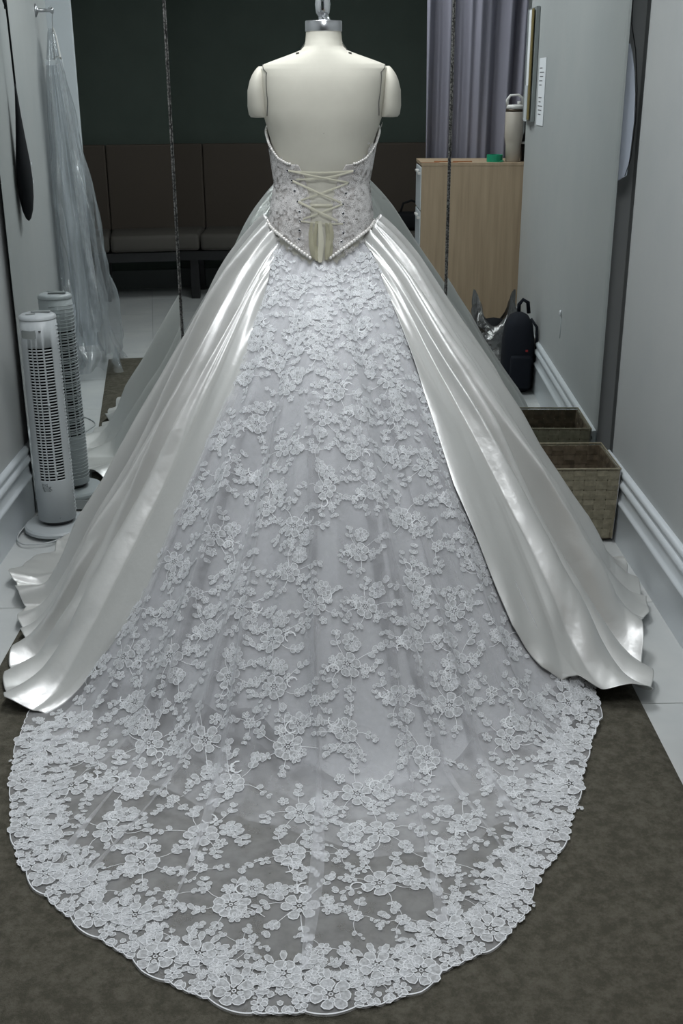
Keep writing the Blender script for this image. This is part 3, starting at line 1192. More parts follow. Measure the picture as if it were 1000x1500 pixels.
# doubled pleats of tulle
for (p, w, a) in LF[::2] + [LF[3], LF[9]]:
    rho = np.linspace(.45, float(lace_hem(p)) - .10, 90)
    _, x = base(np.full_like(rho, p), rho)
    c = p + 1.5 * np.sin(x * 2.6 + p * .7)
    wd = .012 * (.7 + .5 * np.sin(rho * 7 + p))
    dl = np.degrees(wd / rho)
    P = np.stack([skirt_point(c - dl, rho, 'lace', .004), skirt_point(c, rho, 'lace', .007), skirt_point(c + dl, rho, 'lace', .004)], 1)
    mesh_np('tulle_pleat', P.reshape(-1, 3), grid_faces(len(rho), 3), M['tulle'], gown)

# ------------------------------------------------------------------ bodice
def open_half(z): return np.interp(z, [1.03, 1.10, 1.16, 1.20, 1.25, 1.288, 1.30], [.030, .034, .040, .043, .056, .078, .086])
def top_z(p):
    p = np.abs(p)
    return np.interp(p, [0, 38, 50, 62, 75, 90, 120, 180], [1.290, 1.290, 1.292, 1.305, 1.335, 1.365, 1.40, 1.41])


nu, nv = 240, 60
u = np.linspace(-1, 1, nu)
v = np.linspace(0, 1, nv)
P = np.zeros((nu, nv, 3))
for i, uu in enumerate(u):
    zl = np.zeros(nv)
    # psi runs from +opening round the front to -opening
    for it in range(3):
        if it == 0: zt = np.full(nv, 1.28); zb = 1.05; z_ = zb + (zt - zb) * v
        a = np.interp(z_, TZ, TA)
        po = np.degrees(np.arcsin(np.clip(open_half(z_) / a, 0, .95)))
        t_ = (uu + 1) / 2
        psi = po + (360 - 2 * po) * t_
        ps_ = np.where(psi > 180, psi - 360, psi)
        z_ = waist_z(ps_) + (top_z(ps_) - waist_z(ps_)) * v
    q = torso(ps_, z_, .0055)
    P[i] = q - G0
bod = mesh_np('bodice', P.reshape(-1, 3), grid_faces(nu, nv), M['bodice'], gown)
md = bod.modifiers.new('thickness', 'SOLIDIFY')
md.thickness = .002
md.offset = -1


def tpt(psi, z, off):
    q = torso(psi, z, off)
    return tuple(q - G0)


# boning seams
for sg in (-1, 1):
    for (pa, pb) in ((50, 46), (66, 60)):
        zs = np.linspace(float(waist_z(pb)) + .005, float(top_z(pa)) - .004, 14)
        pts = [tpt(sg * (pb + (pa - pb) * k / 13), z, .0065) for k, z in enumerate(zs)]
        MB().tube(pts, .0017, 5).build('boning_seam', M['bodice'], gown, True)
# little lace sprigs sewn over the bodice
bv, bf_, bm_, n0 = [], [], [], 0
rb = random.Random(3)
for i in range(300):
    sg = rb.choice((-1, 1))
    p = sg * rb.uniform(26, 178)
    zlo, zhi = float(waist_z(p)) + .008, float(top_z(p)) - .012
    z0 = rb.uniform(zlo, zhi)
    a_ = float(np.interp(z0, TZ, TA))
    po = math.degrees(math.asin(min(.95, float(open_half(z0)) / a_)))
    if abs(p) < po + 8: continue
    v2, h2, f2, m2 = SP[rb.randrange(5)]
    rot = rb.uniform(0, 6.28)
    sc = rb.uniform(.36, .56)
    aa = (v2[:, 0] * math.cos(rot) - v2[:, 1] * math.sin(rot)) * sc
    bb = (v2[:, 0] * math.sin(rot) + v2[:, 1] * math.cos(rot)) * sc
    q = torso(p + np.degrees(aa / .125), z0 + bb, 0.0085) - G0
    q[:, :2] *= (1 + (h2 * 1.0)[:, None])
    bv.append(q)
    bf_.append(f2 + n0)
    bm_.append(m2)
    n0 += len(q)
M['thread_b'] = mat('bodice_lace_thread', (.84, .82, .81), .6)
M['petal_b'] = sheer('bodice_petal', (.74, .72, .71), .35, .75, 160)
o = mesh_np('bodice_lace', np.vstack(bv), np.vstack(bf_), [M['petal_b'], M['thread_b']], gown, True, np.concatenate(bm_))
tag(o, 'small pinkish-white lace sprigs on the bodice', kind='stuff')


def pearls(path, d, name, lab):
    mb = MB()
    acc = 0
    pts = [Vector(p) for p in path]
    out = [pts[0]]
    for a, b in zip(pts[:-1], pts[1:]):
        seg = (b - a).length
        while acc + seg >= d:
            tt = (d - acc) / seg
            a = a + (b - a) * tt
            out.append(a.copy())
            seg = (b - a).length
            acc = 0
        acc += seg
    for p in out:
        mb.sphere(p, d * .54, 8, 6)
    o = mb.build(name, M['pearl'], gown, True)
    tag(o, lab, kind='stuff')
    return o


for sg in (-1, 1):
    pearls([tpt(sg * p, float(waist_z(p)) + .002, .010) for p in np.linspace(14, 178, 120)], .0092, 'pearl_trim', 'string of pearls along the pointed waistline')
    pearls([tpt(sg * p, float(top_z(p)) + .001, .008) for p in np.linspace(46, 178, 120)], .0070, 'pearl_edging', 'small pearls along the top edge of the bodice')

# eyelets and lacing
def back_at(x, z, off=.0075):
    """point on the back surface at lateral offset x"""
    a = float(np.interp(z, TZ, TA))
    p = math.degrees(math.asin(max(-.98, min(.98, x / a))))
    for _ in range(6):
        q = torso(p, z, off)
        cxx = -.005 - .012 * min(1.3, max(0, (1.54 - z) / .4))
        p += (x - (q[0] - cxx)) * 350
    return tuple(torso(p, z, off) - G0)


EL = [(-.095, 1.274), (-.082, 1.248), (-.074, 1.221), (-.065, 1.193), (-.060, 1.166), (-.058, 1.142), (-.059, 1.117), (-.060, 1.093)]
ER = [(.088, 1.272), (.073, 1.241), (.067, 1.214), (.059, 1.186), (.061, 1.161), (.063, 1.136), (.063, 1.109), (.058, 1.086)]
em = None
for (x, z) in EL + ER:
    q = back_at(x, z, .0085)
    if em is None:
        mb = MB()
        mb.tube([(.0032 * math.cos(a), 0, .0032 * math.sin(a)) for a in [k * math.pi / 5 for k in range(10)]], .0011, 5, True)
        o = mb.build('eyelet', M['eyelet'], gown, True)
        em = o.data
        dk = MB().lathe([(.0022, 0), (.0022, .0006)], 0, 0, 8)
        bmesh.ops.rotate(dk.bm, cent=(0, 0, 0), matrix=Matrix.Rotation(R(90), 3, 'X'), verts=dk.bm.verts)
        od = dk.build('eyelet_hole', M['dark_inner'], o)
        hm = od.data
    else:
        o = link('eyelet', em, gown)
        od = link('eyelet_hole', hm, o)
    o.location = q
    o.rotation_euler = (0, 0, R(float(x) * 330))


def lace_cord(x0, z0, x1, z1, w=.0045, sag=0, off=.010):
    pts = []
    for k in range(13):
        t_ = k / 12
        q = back_at(x0 + (x1 - x0) * t_, z0 + (z1 - z0) * t_ - sag * math.sin(math.pi * t_), off)
        pts.append(q)
    MB().ribbon(pts, w, (0, -1, 0)).build('lacing_ribbon', M['ribbon'], gown, True)


lace_cord(-.092, 1.274, .086, 1.274, .005, .004, .0105)
lace_cord(-.092, 1.275, .074, 1.243, .0045, 0, .0125)
lace_cord(-.070, 1.252, .086, 1.273, .005, .006, .0115)
lace_cord(-.080, 1.248, .055, 1.190, .0055, 0, .0125)
lace_cord(-.056, 1.197, .072, 1.241, .005, 0, .0105)
lace_cord(-.064, 1.194, .046, 1.142, .0065, 0, .0125)
lace_cord(-.050, 1.147, .058, 1.186, .005, 0, .0105)
lace_cord(-.056, 1.142, .062, 1.134, .004, .002, .0105)
# ribbon tails hanging from the last crossing
tails = [[(-.040, 1.138), (-.044, 1.11), (-.040, 1.08), (-.034, 1.055), (-.028, 1.040)],
         [(-.020, 1.142), (-.026, 1.11), (-.031, 1.08), (-.016, 1.055), (-.018, 1.036)],
         [(-.010, 1.143), (-.006, 1.11), (-.004, 1.08), (-.006, 1.05), (-.006, 1.032)],
         [(.014, 1.138), (.022, 1.11), (.024, 1.085), (.020, 1.06), (.018, 1.038)],
         [(.030, 1.138), (.036, 1.11), (.034, 1.08), (.032, 1.06), (.028, 1.045)]]
for i, tl in enumerate(tails):
    tl = [(x * .74 + .004, z) for x, z in tl]
    pts = [back_at(x, z, .011 + .002 * math.sin(i * 2 + z * 90) + (.003 if i == 2 else 0)) for x, z in tl]
    MB().ribbon(pts, [.008, .013, .016, .015, .010], ((-.5, -.86, 0), (.35, -.94, 0), (0, -1, 0), (-.4, -.9, 0), (.5, -.86, 0))[i]).build('ribbon_tail', M['ribbon' if i in (2,) else 'ribbon_dark'], gown, True)
# inner modesty panel seam
MB().ribbon([back_at(x, 1.182, .0015) for x in np.linspace(-.04, .042, 8)], .010, (0, -1, 0)).build('inner_tape', M['ribbon'], gown)
# folded satin puddles by the mirror (left) and by the right wall
#PUDDLE

# ================================================================== TOWER FAN
FX, FY = -.972, 3.745
fan = empty('tower_fan', (FX, FY, .0115), 'pale grey tower fan with slotted grille standing in front of the mirror at left', 'fan')
MB().lathe([(.112, .001), (.118, .004), (.118, .014), (.112, .021), (.06, .026), (.03, .03), (0, .03)], .0, .0, 48).build('base', M['white_plastic'], fan, True)
autosmooth(fan.children[-1], 40)
MB().lathe([(.052, .0285), (.056, .036), (.056, .044), (0, .044)], 0, 0, 32, 1, 1).build('neck_gap', M['blackp'], fan, True)
cam_az = math.atan2(-FY, -FX)


def fan_r(z): return .0665 - .006 * (z / .77)


zrows = 46
z0s, z1s = .195, .665
pitch = (z1s - z0s) / zrows
# angle boundaries (deg, + = camera right), True = slot column
angs = [(-180, -43, False), (-43, -30, True), (-30, -26.5, False), (-26.5, -15.5, True), (-15.5, -12, False), (-12, 5, True), (5, 10.5, False), (10.5, 37, True), (37, 78, False)]
back = [(78, 100, True), (100, 104, False), (104, 126, True), (126, 130, False), (130, 152, True), (152, 156, False), (156, 176, True), (176, 180, False)]
vs, fs = [], []


def fan_patch(a0, a1, za, zb, rofs=0.0, keep=True):
    n = max(1, int(math.ceil((a1 - a0) / 5)))
    b = len(vs)
    for i in range(n + 1):
        A = cam_az + R(a0 + (a1 - a0) * i / n)
        for z in (za, zb):
            rr = fan_r(z) + rofs
            vs.append((rr * math.cos(A), rr * math.sin(A), z))
    for i in range(n):
        fs.append((b + 2 * i, b + 2 * i + 2, b + 2 * i + 3, b + 2 * i + 1))


for (a0, a1, slot) in angs + back:
    isb = a0 >= 78
    zt = .64 if isb else z1s
    zb_ = .235 if isb else z0s
    fan_patch(a0, a1, .044, zb_)
    fan_patch(a0, a1, zt, .755)
    if not slot:
        fan_patch(a0, a1, zb_, zt)
    else:
        nrow = int(round((zt - zb_) / pitch))
        for k in range(nrow):
            z = zb_ + (zt - zb_) * k / nrow
            fan_patch(a0, a1, z, z + (zt - zb_) / nrow * .40)
fo = mesh_np('housing', np.array(vs), np.array(fs), M['white_plastic'], fan, True)
_bm = bmesh.new()
_bm.from_mesh(fo.data)
bmesh.ops.remove_doubles(_bm, verts=_bm.verts, dist=.0004)
_bm.to_mesh(fo.data)
_bm.free()
md = fo.modifiers.new('thickness', 'SOLIDIFY')
md.thickness = .003
md.offset = -1
MB().lathe([(.050, .05), (.047, .74)], 0, 0, 24).build('inner_drum', M['dark_inner'], fan, True)
# rib rings round the rear of the housing
mb = MB()
for k in range(52):
    z = .07 + k * .013
    pts = []
    for a in np.linspace(66, 186, 14):
        A = cam_az + R(a)
        rr = fan_r(z) + .0008
        pts.append((rr * math.cos(A), rr * math.sin(A), z))
    mb.tube(pts, .0016, 4)
tag(mb.build('rear_ribs', M['white_plastic'], fan), 'thin horizontal ribs round the rear of the fan', kind='stuff')
MB().lathe([(fan_r(.755) + .001, .7555), (fan_r(.76) + .0015, .758), (.060, .766), (.052, .771), (0, .774)], 0, 0, 48).build('top_cover', M['white_plastic'], fan, True)
o = MB().box(-.030, .034, -.012, .012, .7735, .779, .003).build('carry_handle', M['grey_plastic'], fan)
o.rotation_euler = (0, 0, cam_az + R(90 - 12))
o.location = (.008, .012, 0)
o = MB().box(-.02, .012, -.003, .003, .7735, .7755, .001).build('button_row', M['grey_plastic'], fan)
o.rotation_euler = (0, 0, cam_az + R(90 + 10))
o.location = (-.012, -.026, 0)


def fan_plate(a0, a1, za, zb, rofs, name, m, n=8):
    pts = [(math.cos(cam_az + R(a0 + (a1 - a0) * i / n)), math.sin(cam_az + R(a0 + (a1 - a0) * i / n))) for i in range(n + 1)]
    V = []
    for i, (c, s_) in enumerate(pts):
        zl = .004 if i in (0, n) else 0
        for z in (za + zl, zb - zl):
            V.append(((fan_r(z) + rofs) * c, (fan_r(z) + rofs) * s_, z))
    o = mesh_np(name, np.array(V), grid_faces(n + 1, 2), m, fan)
    return o


M['panel'] = mat('smoked_display', (.27, .29, .285), .25)
fan_plate(-66, -10, .696, .724, .0012, 'display_panel', M['panel'])
for za, zb, nm in ((.6955, .6968, 'd'), (.7232, .7245, 'd')):
    fan_plate(-67, -9, za, zb, .0018, 'display_rim', M['white_plastic'])
A = cam_az + R(2)
MB().sphere(((fan_r(.722)) * math.cos(A), (fan_r(.722)) * math.sin(A), .722), .0045, 10, 6, (1, 1, .6)).build('sensor', M['blackp'], fan, True)
for zc, aa in ((.47, 10), (.225, 12)):
    A = cam_az + R(aa - 2)
    MB().sphere((fan_r(zc) * math.cos(A), fan_r(zc) * math.sin(A), zc), .005, 8, 6).build('screw_boss', M['white_plastic'], fan, True)
# printed rating lines under the grille
for i, (zz_l, a0, a1) in enumerate([(.186, -38, -20), (.181, -38, -26), (.176, -38, -10), (.171, -38, -12), (.166, -36, -8), (.161, -34, -12)]):
    fan_plate(a0, a1, zz_l, zz_l + .0018, .0008, 'rating_print', M['grey_plastic'], 4)
A = cam_az + R(-22)
MB().prism([(-.004, 0), (.004, 0), (0, .007)], 1, -.0006, .0006).build('warning_mark', M['grey_plastic'], fan)
fan.children[-1].location = ((fan_r(.17) + .0012) * math.cos(A), (fan_r(.17) + .0012) * math.sin(A), .178)
fan.children[-1].rotation_euler = (0, 0, A + R(90))
MB().sphere((fan_r(.06) * math.cos(cam_az + R(8)), fan_r(.06) * math.sin(cam_az + R(8)), .06), .003, 8, 6).build('foot_screw', M['grey_plastic'], fan, True)
cpts = [(.03, -.117, .006), (.02, -.13, .004), (-.01, -.155, .004), (-.06, -.165, .004), (-.10, -.15, .004), (-.125, -.08, .004), (-.118, .05, .004), (-.105, .12, .004)]
MB().tube(smooth_path(cpts), .003, 6).build('power_cord', M['cord'], fan, True)

# cord on the floor seen in the mirror
tag(MB().tube(smooth_path([(-1.09, 2.58, .004), (-1.03, 2.63, .004), (-.97, 2.68, .004), (-.93, 2.78, .004), (-.955, 2.87, .004), (-1.0, 2.95, .004), (-1.09, 3.0, .004)]), .003, 6).build('cable', M['cord'], None, True),
    'thin pale cable curling on the tiles beside the rug edge', 'cable')

# ================================================================== WOVEN BASKET
bk = empty('woven_basket', (.835, 3.73, .0115), 'olive woven strap basket on the floor between gown and right wall', 'basket')
bx0, bx1, by0, by1, bh = -.165, .152, -.150, .140, .262


def weave(face, name='woven_side', ins=0.0, mt='basket'):
    """strap lattice: columns and rows, each strap bulging over and under"""
    mb = MB()
    gx0, gx1, gy0, gy1 = bx0 + ins, bx1 - ins, by0 + ins, by1 - ins
    if face in 'fb':
        W = gx1 - gx0; yy = gy0 if face == 'f' else gy1; s = -1 if face == 'f' else 1
        P = lambda u, z, o: (gx0 + u * (1 - .05 * (1 - z / bh)) + .008 * (1 - z / bh), yy + s * o - s * .010 * (1 - z / bh), z)
    else:
        W = gy1 - gy0; xx = gx0 if face == 'l' else gx1; s = -1 if face == 'l' else 1
        P = lambda u, z, o: (xx + s * o - s * .010 * (1 - z / bh), gy0 + u, z)
    nc = int(round(W / .042)); nr = 7
    cw = W / nc; rh = (bh - .012) / nr
    def strap(pts, wvec, th=.001):
        rows = []
        for p in pts:
            rows.append((mb.bm.verts.new(p[0]), mb.bm.verts.new(p[1])))
        for a, b in zip(rows[:-1], rows[1:]):
            mb.bm.faces.new((a[0], a[1], b[1], b[0]))
    for i in range(nc):
        u0, u1 = (i + .04) * cw, (i + .96) * cw
        pts = []
        for j in range(nr * 2 + 1):
            z = .006 + j * rh / 2
            o = .0022 * (1 if ((j // 2) + i) % 2 == 0 else -1) if j % 2 == 1 else 0
            pts.append((P(u0, z, o), P(u1, z, o)))
        strap(pts, None)
    for j in range(nr):
        z0, z1 = .006 + (j + .08) * rh, .006 + (j + .92) * rh
        pts = []
        for i in range(nc * 2 + 1):
            u = i * cw / 2
            o = -.0022 * (1 if (j + (i // 2)) % 2 == 0 else -1) if i % 2 == 1 else 0
            pts.append((P(u, z0, o), P(u, z1, o)))
        strap(pts, None)
    o = mb.build(name, M[mt], bk)
    tag(o, kind='stuff')
    md = o.modifiers.new('t', 'SOLIDIFY'); md.thickness = .001
    return o


for fc in 'fblr':
    weave(fc)
    weave(fc, 'inner_weave', .007, 'basket_dark')
q = [(bx0, by0, bh), (bx1, by0, bh), (bx1, by1, bh), (bx0, by1, bh)]
MB().tube(q, .0035, 6, True).build('rim', M['basket'], bk)
for (x, y, z) in q:
    MB().tube([(x, y, z), (x * .95, y * .94, .004)], .0025, 5).build('corner_wire', M['metal'], bk)
MB().box(bx0 + .012, bx1 - .012, by0 + .012, by1 - .012, .002, .006).build('bottom', M['basket_dark'], bk)

# pale blue sash hanging behind the mirror's right edge
t = empty('hanging_sash', (1.003, 3.985, 1.175), 'pale blue pointed sash hanging behind the right edge of the mirror', 'sash')
outl = [(-.030, .02), (-.012, 0), (.006, .012), (.024, .022), (.030, .10), (.034, .20), (.030, .28), (.022, .35), (.010, .41), (.0, .44), (-.02, .44), (-.035, .3), (-.036, .1)]
o = MB().prism(outl, 1, -.003, .003).build('sash_cloth', M['sash'], t)
MB().tube([(.018, -.002, .001 + .02), (.034, -.002, .08), (.040, 0, .2), (.036, 0, .3), (.02, 0, .42), (.0, 0, .50), (-.01, 0, .8)], .002, 6).build('edge_cord', M['blackp'], t)
MB().tube([(-.01, 0, .8), (-.01, .0, .83), (-.01, .058, .84)], .004, 6).build('hook', M['metal'], t)

# ================================================================== THINGS SEEN IN THE MIRROR
# black teardrop bag on the left wall
t = empty('teardrop_bag', (XL + .032, 3.26, 1.0), 'long black teardrop-shaped bag hanging by a cord on the left wall', 'bag')
zs = [(-.01, .0), (0, .028), (.03, .055), (.08, .075), (.15, .082), (.22, .072), (.30, .050), (.38, .030), (.45, .016), (.50, .008)]
mb = MB()
rg = []
for z, w in zs:
    w = max(w, .002)
    rg.append([mb.bm.verts.new((.36 * w * math.sin(a), w * math.cos(a), z)) for a in [2 * math.pi * k / 16 for k in range(16)]])
for a, b in zip(rg[:-1], rg[1:]):
    for k in range(16): mb.bm.faces.new((a[k], a[(k + 1) % 16], b[(k + 1) % 16], b[k]))
mb.bm.faces.new(rg[0]); mb.bm.faces.new(rg[-1])
mb.build('pouch', M['black'], t, True)
MB().tube([(.0, 0, .49), (0, .02, .70), (0, .06, .95), (0, .07, 1.05)], .004, 6).build('cord', M['black'], t, True)
MB().tube([(0, -.012 + .05, .86), (0, .09, .83), (0, .10, .78), (0, .07, .76), (0, .035, .80)], .005, 6).build('bow_knot', M['black'], t, True)
MB().sphere((0, .07, 1.055), .012).build('hook', M['metal'], t, True)
for z in (.20, .13):
    MB().box(.026, .0285, -.05, -.03, z, z + .012).build('white_tag', M['paper'], t)

# wall hook with clear garment bag
t = empty('coat_hook', (XL, 1.72, 1.84), 'bronze peg hook high on the left wall holding the garment bag', 'hook')
MB().lathe([(.03, 0), (.032, .004), (.02, .010), (.009, .014), (.008, .07), (.014, .078), (.014, .088), (0, .09)], 0, 0, 20).build('peg', M['metal'], t, True)
t.children[0].rotation_euler = (0, R(90), 0)
gb = empty('garment_bag', (XL + .065, 1.68, 0), 'clear plastic garment bag hanging from the coat hook on the left wall', 'garment bag')
MB().tube([(.0, .03, 1.85), (.012, .03, 1.862), (.02, .02, 1.85), (.012, .01, 1.80), (.01, 0, 1.765)], .002, 6).build('hanger_hook', M['metal'], gb, True)
MB().tube([(.01, 0, 1.765), (.03, .10, 1.72), (.05, .20, 1.62), (.05, .16, 1.615), (.02, -.0, 1.63), (-.01, -.16, 1.615), (-.01, -.2, 1.62), (.0, -.10, 1.72), (.01, 0, 1.765)], .004, 6).build('hanger', M['tumbler_lid'], gb, True)
nu, nv = 120, 90
A_, T_ = np.meshgrid(np.linspace(0, 2 * math.pi, nu, endpoint=False), np.linspace(0, 1, nv), indexing='ij')
zz_g = 1.76 - T_ * 1.72
hx_ = .012 + .075 * np.clip(T_ * 2.0, 0, 1) ** .8 + .055 * T_ ** 1.5
hy_ = .010 + .20 * np.clip(T_ * 8, 0, 1) ** .7 + .03 * T_
wr = 1 + .16 * np.sin(A_ * 7 + T_ * 3) * np.clip(T_ * 2, 0, 1) + .10 * np.sin(A_ * 13 + 2 * np.sin(T_ * 9)) + .12 * vnoise(A_ * 4, T_ * 9, 4) * (1 + T_)
cx_g = .0 + .075 * T_ ** 1.1
X = cx_g + np.maximum(hx_ * np.cos(A_) * wr, -.055 - cx_g + .002)
Y = hy_ * np.sin(A_) * wr - .03 * T_
low = np.clip((T_ - .86) / .14, 0, 1)
X = X + .03 * low * vnoise(A_ * 5, T_ * 22, 6)
Y = Y + .04 * low * vnoise(A_ * 5 + 9, T_ * 22, 7)
zz_g = zz_g + low * .04 * vnoise(A_ * 3, T_ * 8, 12) * (1 - low * .5)
zz_g = np.maximum(zz_g, .012)
mesh_np('plastic_cover', np.stack([X, Y, zz_g], -1).reshape(-1, 3), grid_faces(nu, nv, True), M['clear'], gb)
# the veil inside the bag
nu, nv = 60, 60
A_, T_ = np.meshgrid(np.linspace(-1, 1, nu), np.linspace(0, 1, nv), indexing='ij')
X = .035 + .07 * T_ + .018 * np.sin(A_ * 14 + T_ * 2) * (.3 + T_)
Y = A_ * (.06 + .10 * T_) - .02
Z = 1.62 - 1.38 * T_
M['veil'] = sheer('white_veil', (.75, .78, .80), .35, .65, 20)
mesh_np('veil', np.stack([X, Y, Z], -1).reshape(-1, 3), grid_faces(nu, nv), M['veil'], gb)
MB().box(-.03, .035, .17, .172, 1.585, 1.61).build('paper_band', M['veil'], gb)

# bench seat
SX0, SX1 = -2.17, 1.55
sf = empty('bench_seat', (0, -.62, 0), 'long dark brown upholstered bench with tall back against the green wall', 'bench')
pw = .62
k = 0
x = SX0
while x < SX1 - .01:
    MB().box(x + .002, x + pw - .002, -.33, -.25, .455, 1.075, .012).build('back_panel', M['sofa'], sf)
    MB().box(x + .003, x + pw - .003, -.25, .235, .355, .475, .03).build('seat_cushion', M['sofa_seat'], sf, True)
    x += pw
MB().box(SX0, SX1, -.25, .215, .285, .350).build('frame', M['blackp'], sf)
for lx in (-2.1, -.98, .26, 1.47):
    for ly in (.16, -.22):
        MB().box(lx - .03, lx + .03, ly - .03, ly + .03, 0, .285).build('leg', M['blackp'], sf)
t = empty('shoulder_bag', (.62, -.55, .477), 'small black bag lying on the dark bench seat', 'bag')
MB().box(-.11, .11, -.06, .06, 0, .13, .03).build('bag_body', M['black'], t, True)
MB().tube([(-.08, 0, .12), (-.06, 0, .19), (0, 0, .21), (.06, 0, .19), (.08, 0, .12)], .008, 6).build('strap', M['black'], t, True)

# cabinet
cb = empty('drawer_cabinet', (.82, 1.05, 0), 'birch veneer drawer cabinet beside the curtain', 'cabinet')
cx0, cx1 = -.275, .265
MB().box(cx0, cx1, .175, .20, 0, 1.05, .002).build('side_panel', M['wood'], cb)
MB().box(cx0, cx1, -.20, -.175, 0, 1.05, .002).build('side_panel', M['wood'], cb)
MB().box(cx0 - .002, cx1, -.205, .202, 1.05, 1.068, .002).build('top', M['wood'], cb)
MB().box(cx0 - .0035, cx0 + .10, .155, .2025, 1.0682, 1.0692).build('edge_strip', M['woodtop'], cb)
MB().box(cx1 - .012, cx1 - .002, -.175, .175, 0, 1.05).build('back_board', M['wood'], cb)
MB().box(cx0 + .02, cx1 - .012, -.175, .175, .02, .04).build('bottom', M['wood'], cb)
for k in range(4):
    z = .05 + k * .25
    d = MB().box(cx0 - .004, cx0 + .012, -.17, .17, z, z + .24, .004).build('drawer', M['trim'], cb)
    MB().box(cx0 - .020, cx0 - .004, -.05, .05, z + .205, z + .218, .003).box(cx0 - .02, cx0 - .004, .145, .165, z + .20, z + .212).build('handle', M['tumbler_lid'], d)
# things on the cabinet
ZTOP = 1.068
t = empty('tumbler', (.965, 1.17, ZTOP), 'taupe insulated tumbler with carry loop on the cabinet', 'tumbler')
MB().lathe([(.030, 0), (.034, .004), (.037, .10), (.041, .13), (.0435, .145), (.0435, .29), (.042, .292)], 0, 0, 32).build('cup', M['tumbler'], t, True)
MB().lathe([(.0425, .292), (.0425, .306), (.040, .307)], 0, 0, 32).build('band', M['brown_band'], t, True)
MB().lathe([(.041, .307), (.040, .325), (.034, .332), (0, .334)], 0, 0, 32).build('lid', M['tumbler_lid'], t, True)
MB().tube([(-.036, .0, .325), (-.038, 0, .36), (-.024, 0, .385), (.014, 0, .388), (.034, 0, .37), (.036, 0, .325)], .007, 8).build('carry_loop', M['tumbler_lid'], t, True)
MB().tube([(.02, .0, .33), (.018, 0, .352)], .009, 8).build('spout', M['tumbler_lid'], t, True)
t.scale = (1.2, 1.2, .93)
t = empty('tape_roll', (.862, 1.17, ZTOP), 'bright green roll of tape beside the tumbler', 'tape')
MB().lathe([(.022, .0), (.034, .0), (.034, .026), (.022, .026), (.022, 0)], 0, 0, 28).build('tape', M['green_plastic'], t, True)
autosmooth(t.children[-1], 40)
MB().tube([(.02, .03, .002), (.03, .06, .006)], .003, 5).build('tape_end', M['green_plastic'], t)
t.scale = (1.35, 1.35, 1.5)
t = empty('spray_bottle', (1.045, 1.12, ZTOP), 'black trigger spray bottle between tumbler and wall', 'bottle')
MB().lathe([(.028, 0), (.031, .004), (.031, .10), (.022, .14), (.014, .16), (.014, .18)], 0, 0, 24).build('bottle_body', M['blackp'], t, True)
MB().box(-.014, .032, -.012, .012, .18, .222, .004).box(.018, .026, -.006, .006, .150, .182, .002).build('trigger_head', M['blackp'], t)
MB().lathe([(.0315, .095), (.0315, .108)], 0, 0, 24).build('label_band', M['paper'], t, True)
tag(MB().box(.62, .73, 1.185, 1.205, ZTOP, ZTOP + .006).build('ruler', M['woodtop']), 'thin orange wooden ruler lying on the cabinet edge', 'ruler')

# curtain
nu, nv = 220, 40
A_, T_ = np.meshgrid(np.linspace(0, 1, nu), np.linspace(0, 1, nv), indexing='ij')
gather = 1 - .10 * T_ * (1 - A_)
X = .615 + .43 * A_ + .05 * (1 - T_) * (A_ - .5)
Y = .74 + .040 * np.sin(A_ * 19 + 1.8 * np.sin(A_ * 7 + T_) + T_ * .8) + .012 * np.sin(A_ * 47 + 2 * T_) + .012 * vnoise(A_ * 12, T_ * 3 + A_ * 4, 2)
Y = Y + .02 * np.sin(T_ * 5 + A_ * 4) * .4
Z = 2.5 - 2.44 * T_
cu = empty('curtain', (0, 0, 0), 'lavender-grey gathered curtain hanging behind the cabinet', 'curtain')
o = mesh_np('curtain_cloth', np.stack([X, Y, Z], -1).reshape(-1, 3), grid_faces(nu, nv), M['curtain'], cu)
MB().tube([(.50, .74, 2.52), (1.12, .74, 2.52)], .012, 8).build('curtain_rod', M['metal'], cu, True)
MB().box(1.115, 1.132, .72, .76, 2.48, 2.56).build('rod_bracket', M['metal'], cu)
struct(MB().box(1.132, 1.25, -.3, 1.32, 0, ZC).build('wall_right_recess', M['wall']))

# acrylic document holder and notice on the right wall
t = empty('document_holder', (XR, 1.50, 1.57), 'grey wall-mounted document holder with papers beside the curtain', 'document holder')
MB().box(-.022, -.001, -.17, .17, -.27, .29, .003).build('tray', M['grey_plastic'], t)
MB().box(-.028, -.023, -.05, .10, -.10, .28).build('paper_sheet', M['paper'], t)
MB().box(-.034, -.029, .09, .155, -.26, .28).build('yellow_folder', M['yellow'], t)
MB().box(-.036, -.030, -.02, .08, -.27, -.09).build('paper_sheet', M['trim'], t)
t = empty('notice_sheet', (XR, 1.86, 1.44), 'white printed notice taped on the right wall beside the document holder', 'notice')
MB().box(-.004, -.0015, -.10, .13, -.15, .17).build('sheet', M['paper'], t)
for k in range(12):
    z = .12 - k * .02
    if k in (5, 6): continue
    MB().box(-.0048, -.0040, -.07 + .01 * (k % 3), .02 + .02 * ((k * 7) % 4), z, z + .005).build('text_line', M['ink'], t)
t.rotation_euler = (R(0), 0, 0)

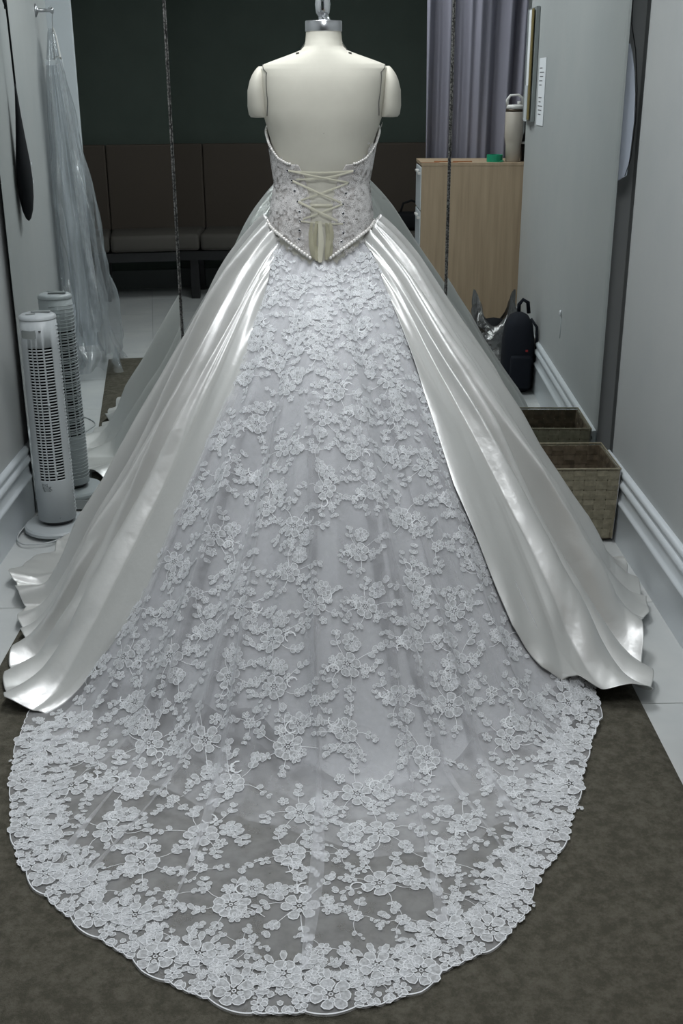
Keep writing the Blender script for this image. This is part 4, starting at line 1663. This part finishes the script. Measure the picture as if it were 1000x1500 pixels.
# bags on the floor by the right wall
t = empty('backpack', (.913, 2.22, .001), 'black backpack with top loop standing against the right wall', 'backpack')
mb = MB()
prof = [(0, .062, .09), (.02, .078, .11), (.12, .083, .12), (.26, .080, .115), (.34, .068, .10), (.38, .046, .07), (.395, .02, .03)]
rg = []
for z, a, b in prof:
    rg.append([mb.bm.verts.new((a * math.copysign(abs(math.cos(q)) ** .7, math.cos(q)), b * math.copysign(abs(math.sin(q)) ** .7, math.sin(q)), z)) for q in [2 * math.pi * k / 28 for k in range(28)]])
for a, b in zip(rg[:-1], rg[1:]):
    for k in range(28): mb.bm.faces.new((a[k], a[(k + 1) % 28], b[(k + 1) % 28], b[k]))
mb.bm.faces.new(rg[0]); mb.bm.faces.new(rg[-1])
mb.build('pack_body', M['navy'], t, True)
MB().box(-.05, .055, .105, .150, .03, .20, .015).build('front_pocket', M['navy'], t, True)
MB().tube([(.0, 0, .385), (.0, .0, .43), (.02, 0, .455), (.045, 0, .44), (.052, 0, .385)], .010, 8).build('top_loop', M['navy'], t, True)
MB().tube([(.055, .03, .37), (.085, .05, .33), (.088, .06, .22), (.08, .05, .10)], .008, 6).build('shoulder_strap', M['navy'], t, True)
MB().box(.02, .032, .150, .152, .225, .235).build('red_tag', M['red'], t)
t.children[-1].location = (0, -.036, .0)
t = empty('plastic_bag', (.855, 1.56, .0115), 'grey crinkled plastic carrier bag with two handles behind the backpack', 'bag')
nu, nv = 72, 40
A_, T_ = np.meshgrid(np.linspace(0, 2 * math.pi, nu, endpoint=False), np.linspace(0, 1, nv), indexing='ij')
wr = 1 + .08 * np.sin(A_ * 6 + T_ * 8) + .10 * vnoise(A_ * 5, T_ * 9, 14)
a = .125 * (1 - .15 * T_ ** 3) * wr
b = .10 * (1 - .5 * T_ ** 3) * wr
Z = .29 * T_ + .10 * T_ ** 3 * np.cos(2 * A_)
X = a * np.cos(A_)
o = mesh_np('bag_film', np.stack([X, b * np.sin(A_), np.maximum(Z, .002)], -1).reshape(-1, 3), grid_faces(nu, nv, True), M['smoke'], t)
MB().lathe([(.09, .003), (.10, .05), (.10, .17), (.05, .22), (0, .23)], 0, 0, 20, 1, .7).build('bundle_inside', M['black'], t, True)
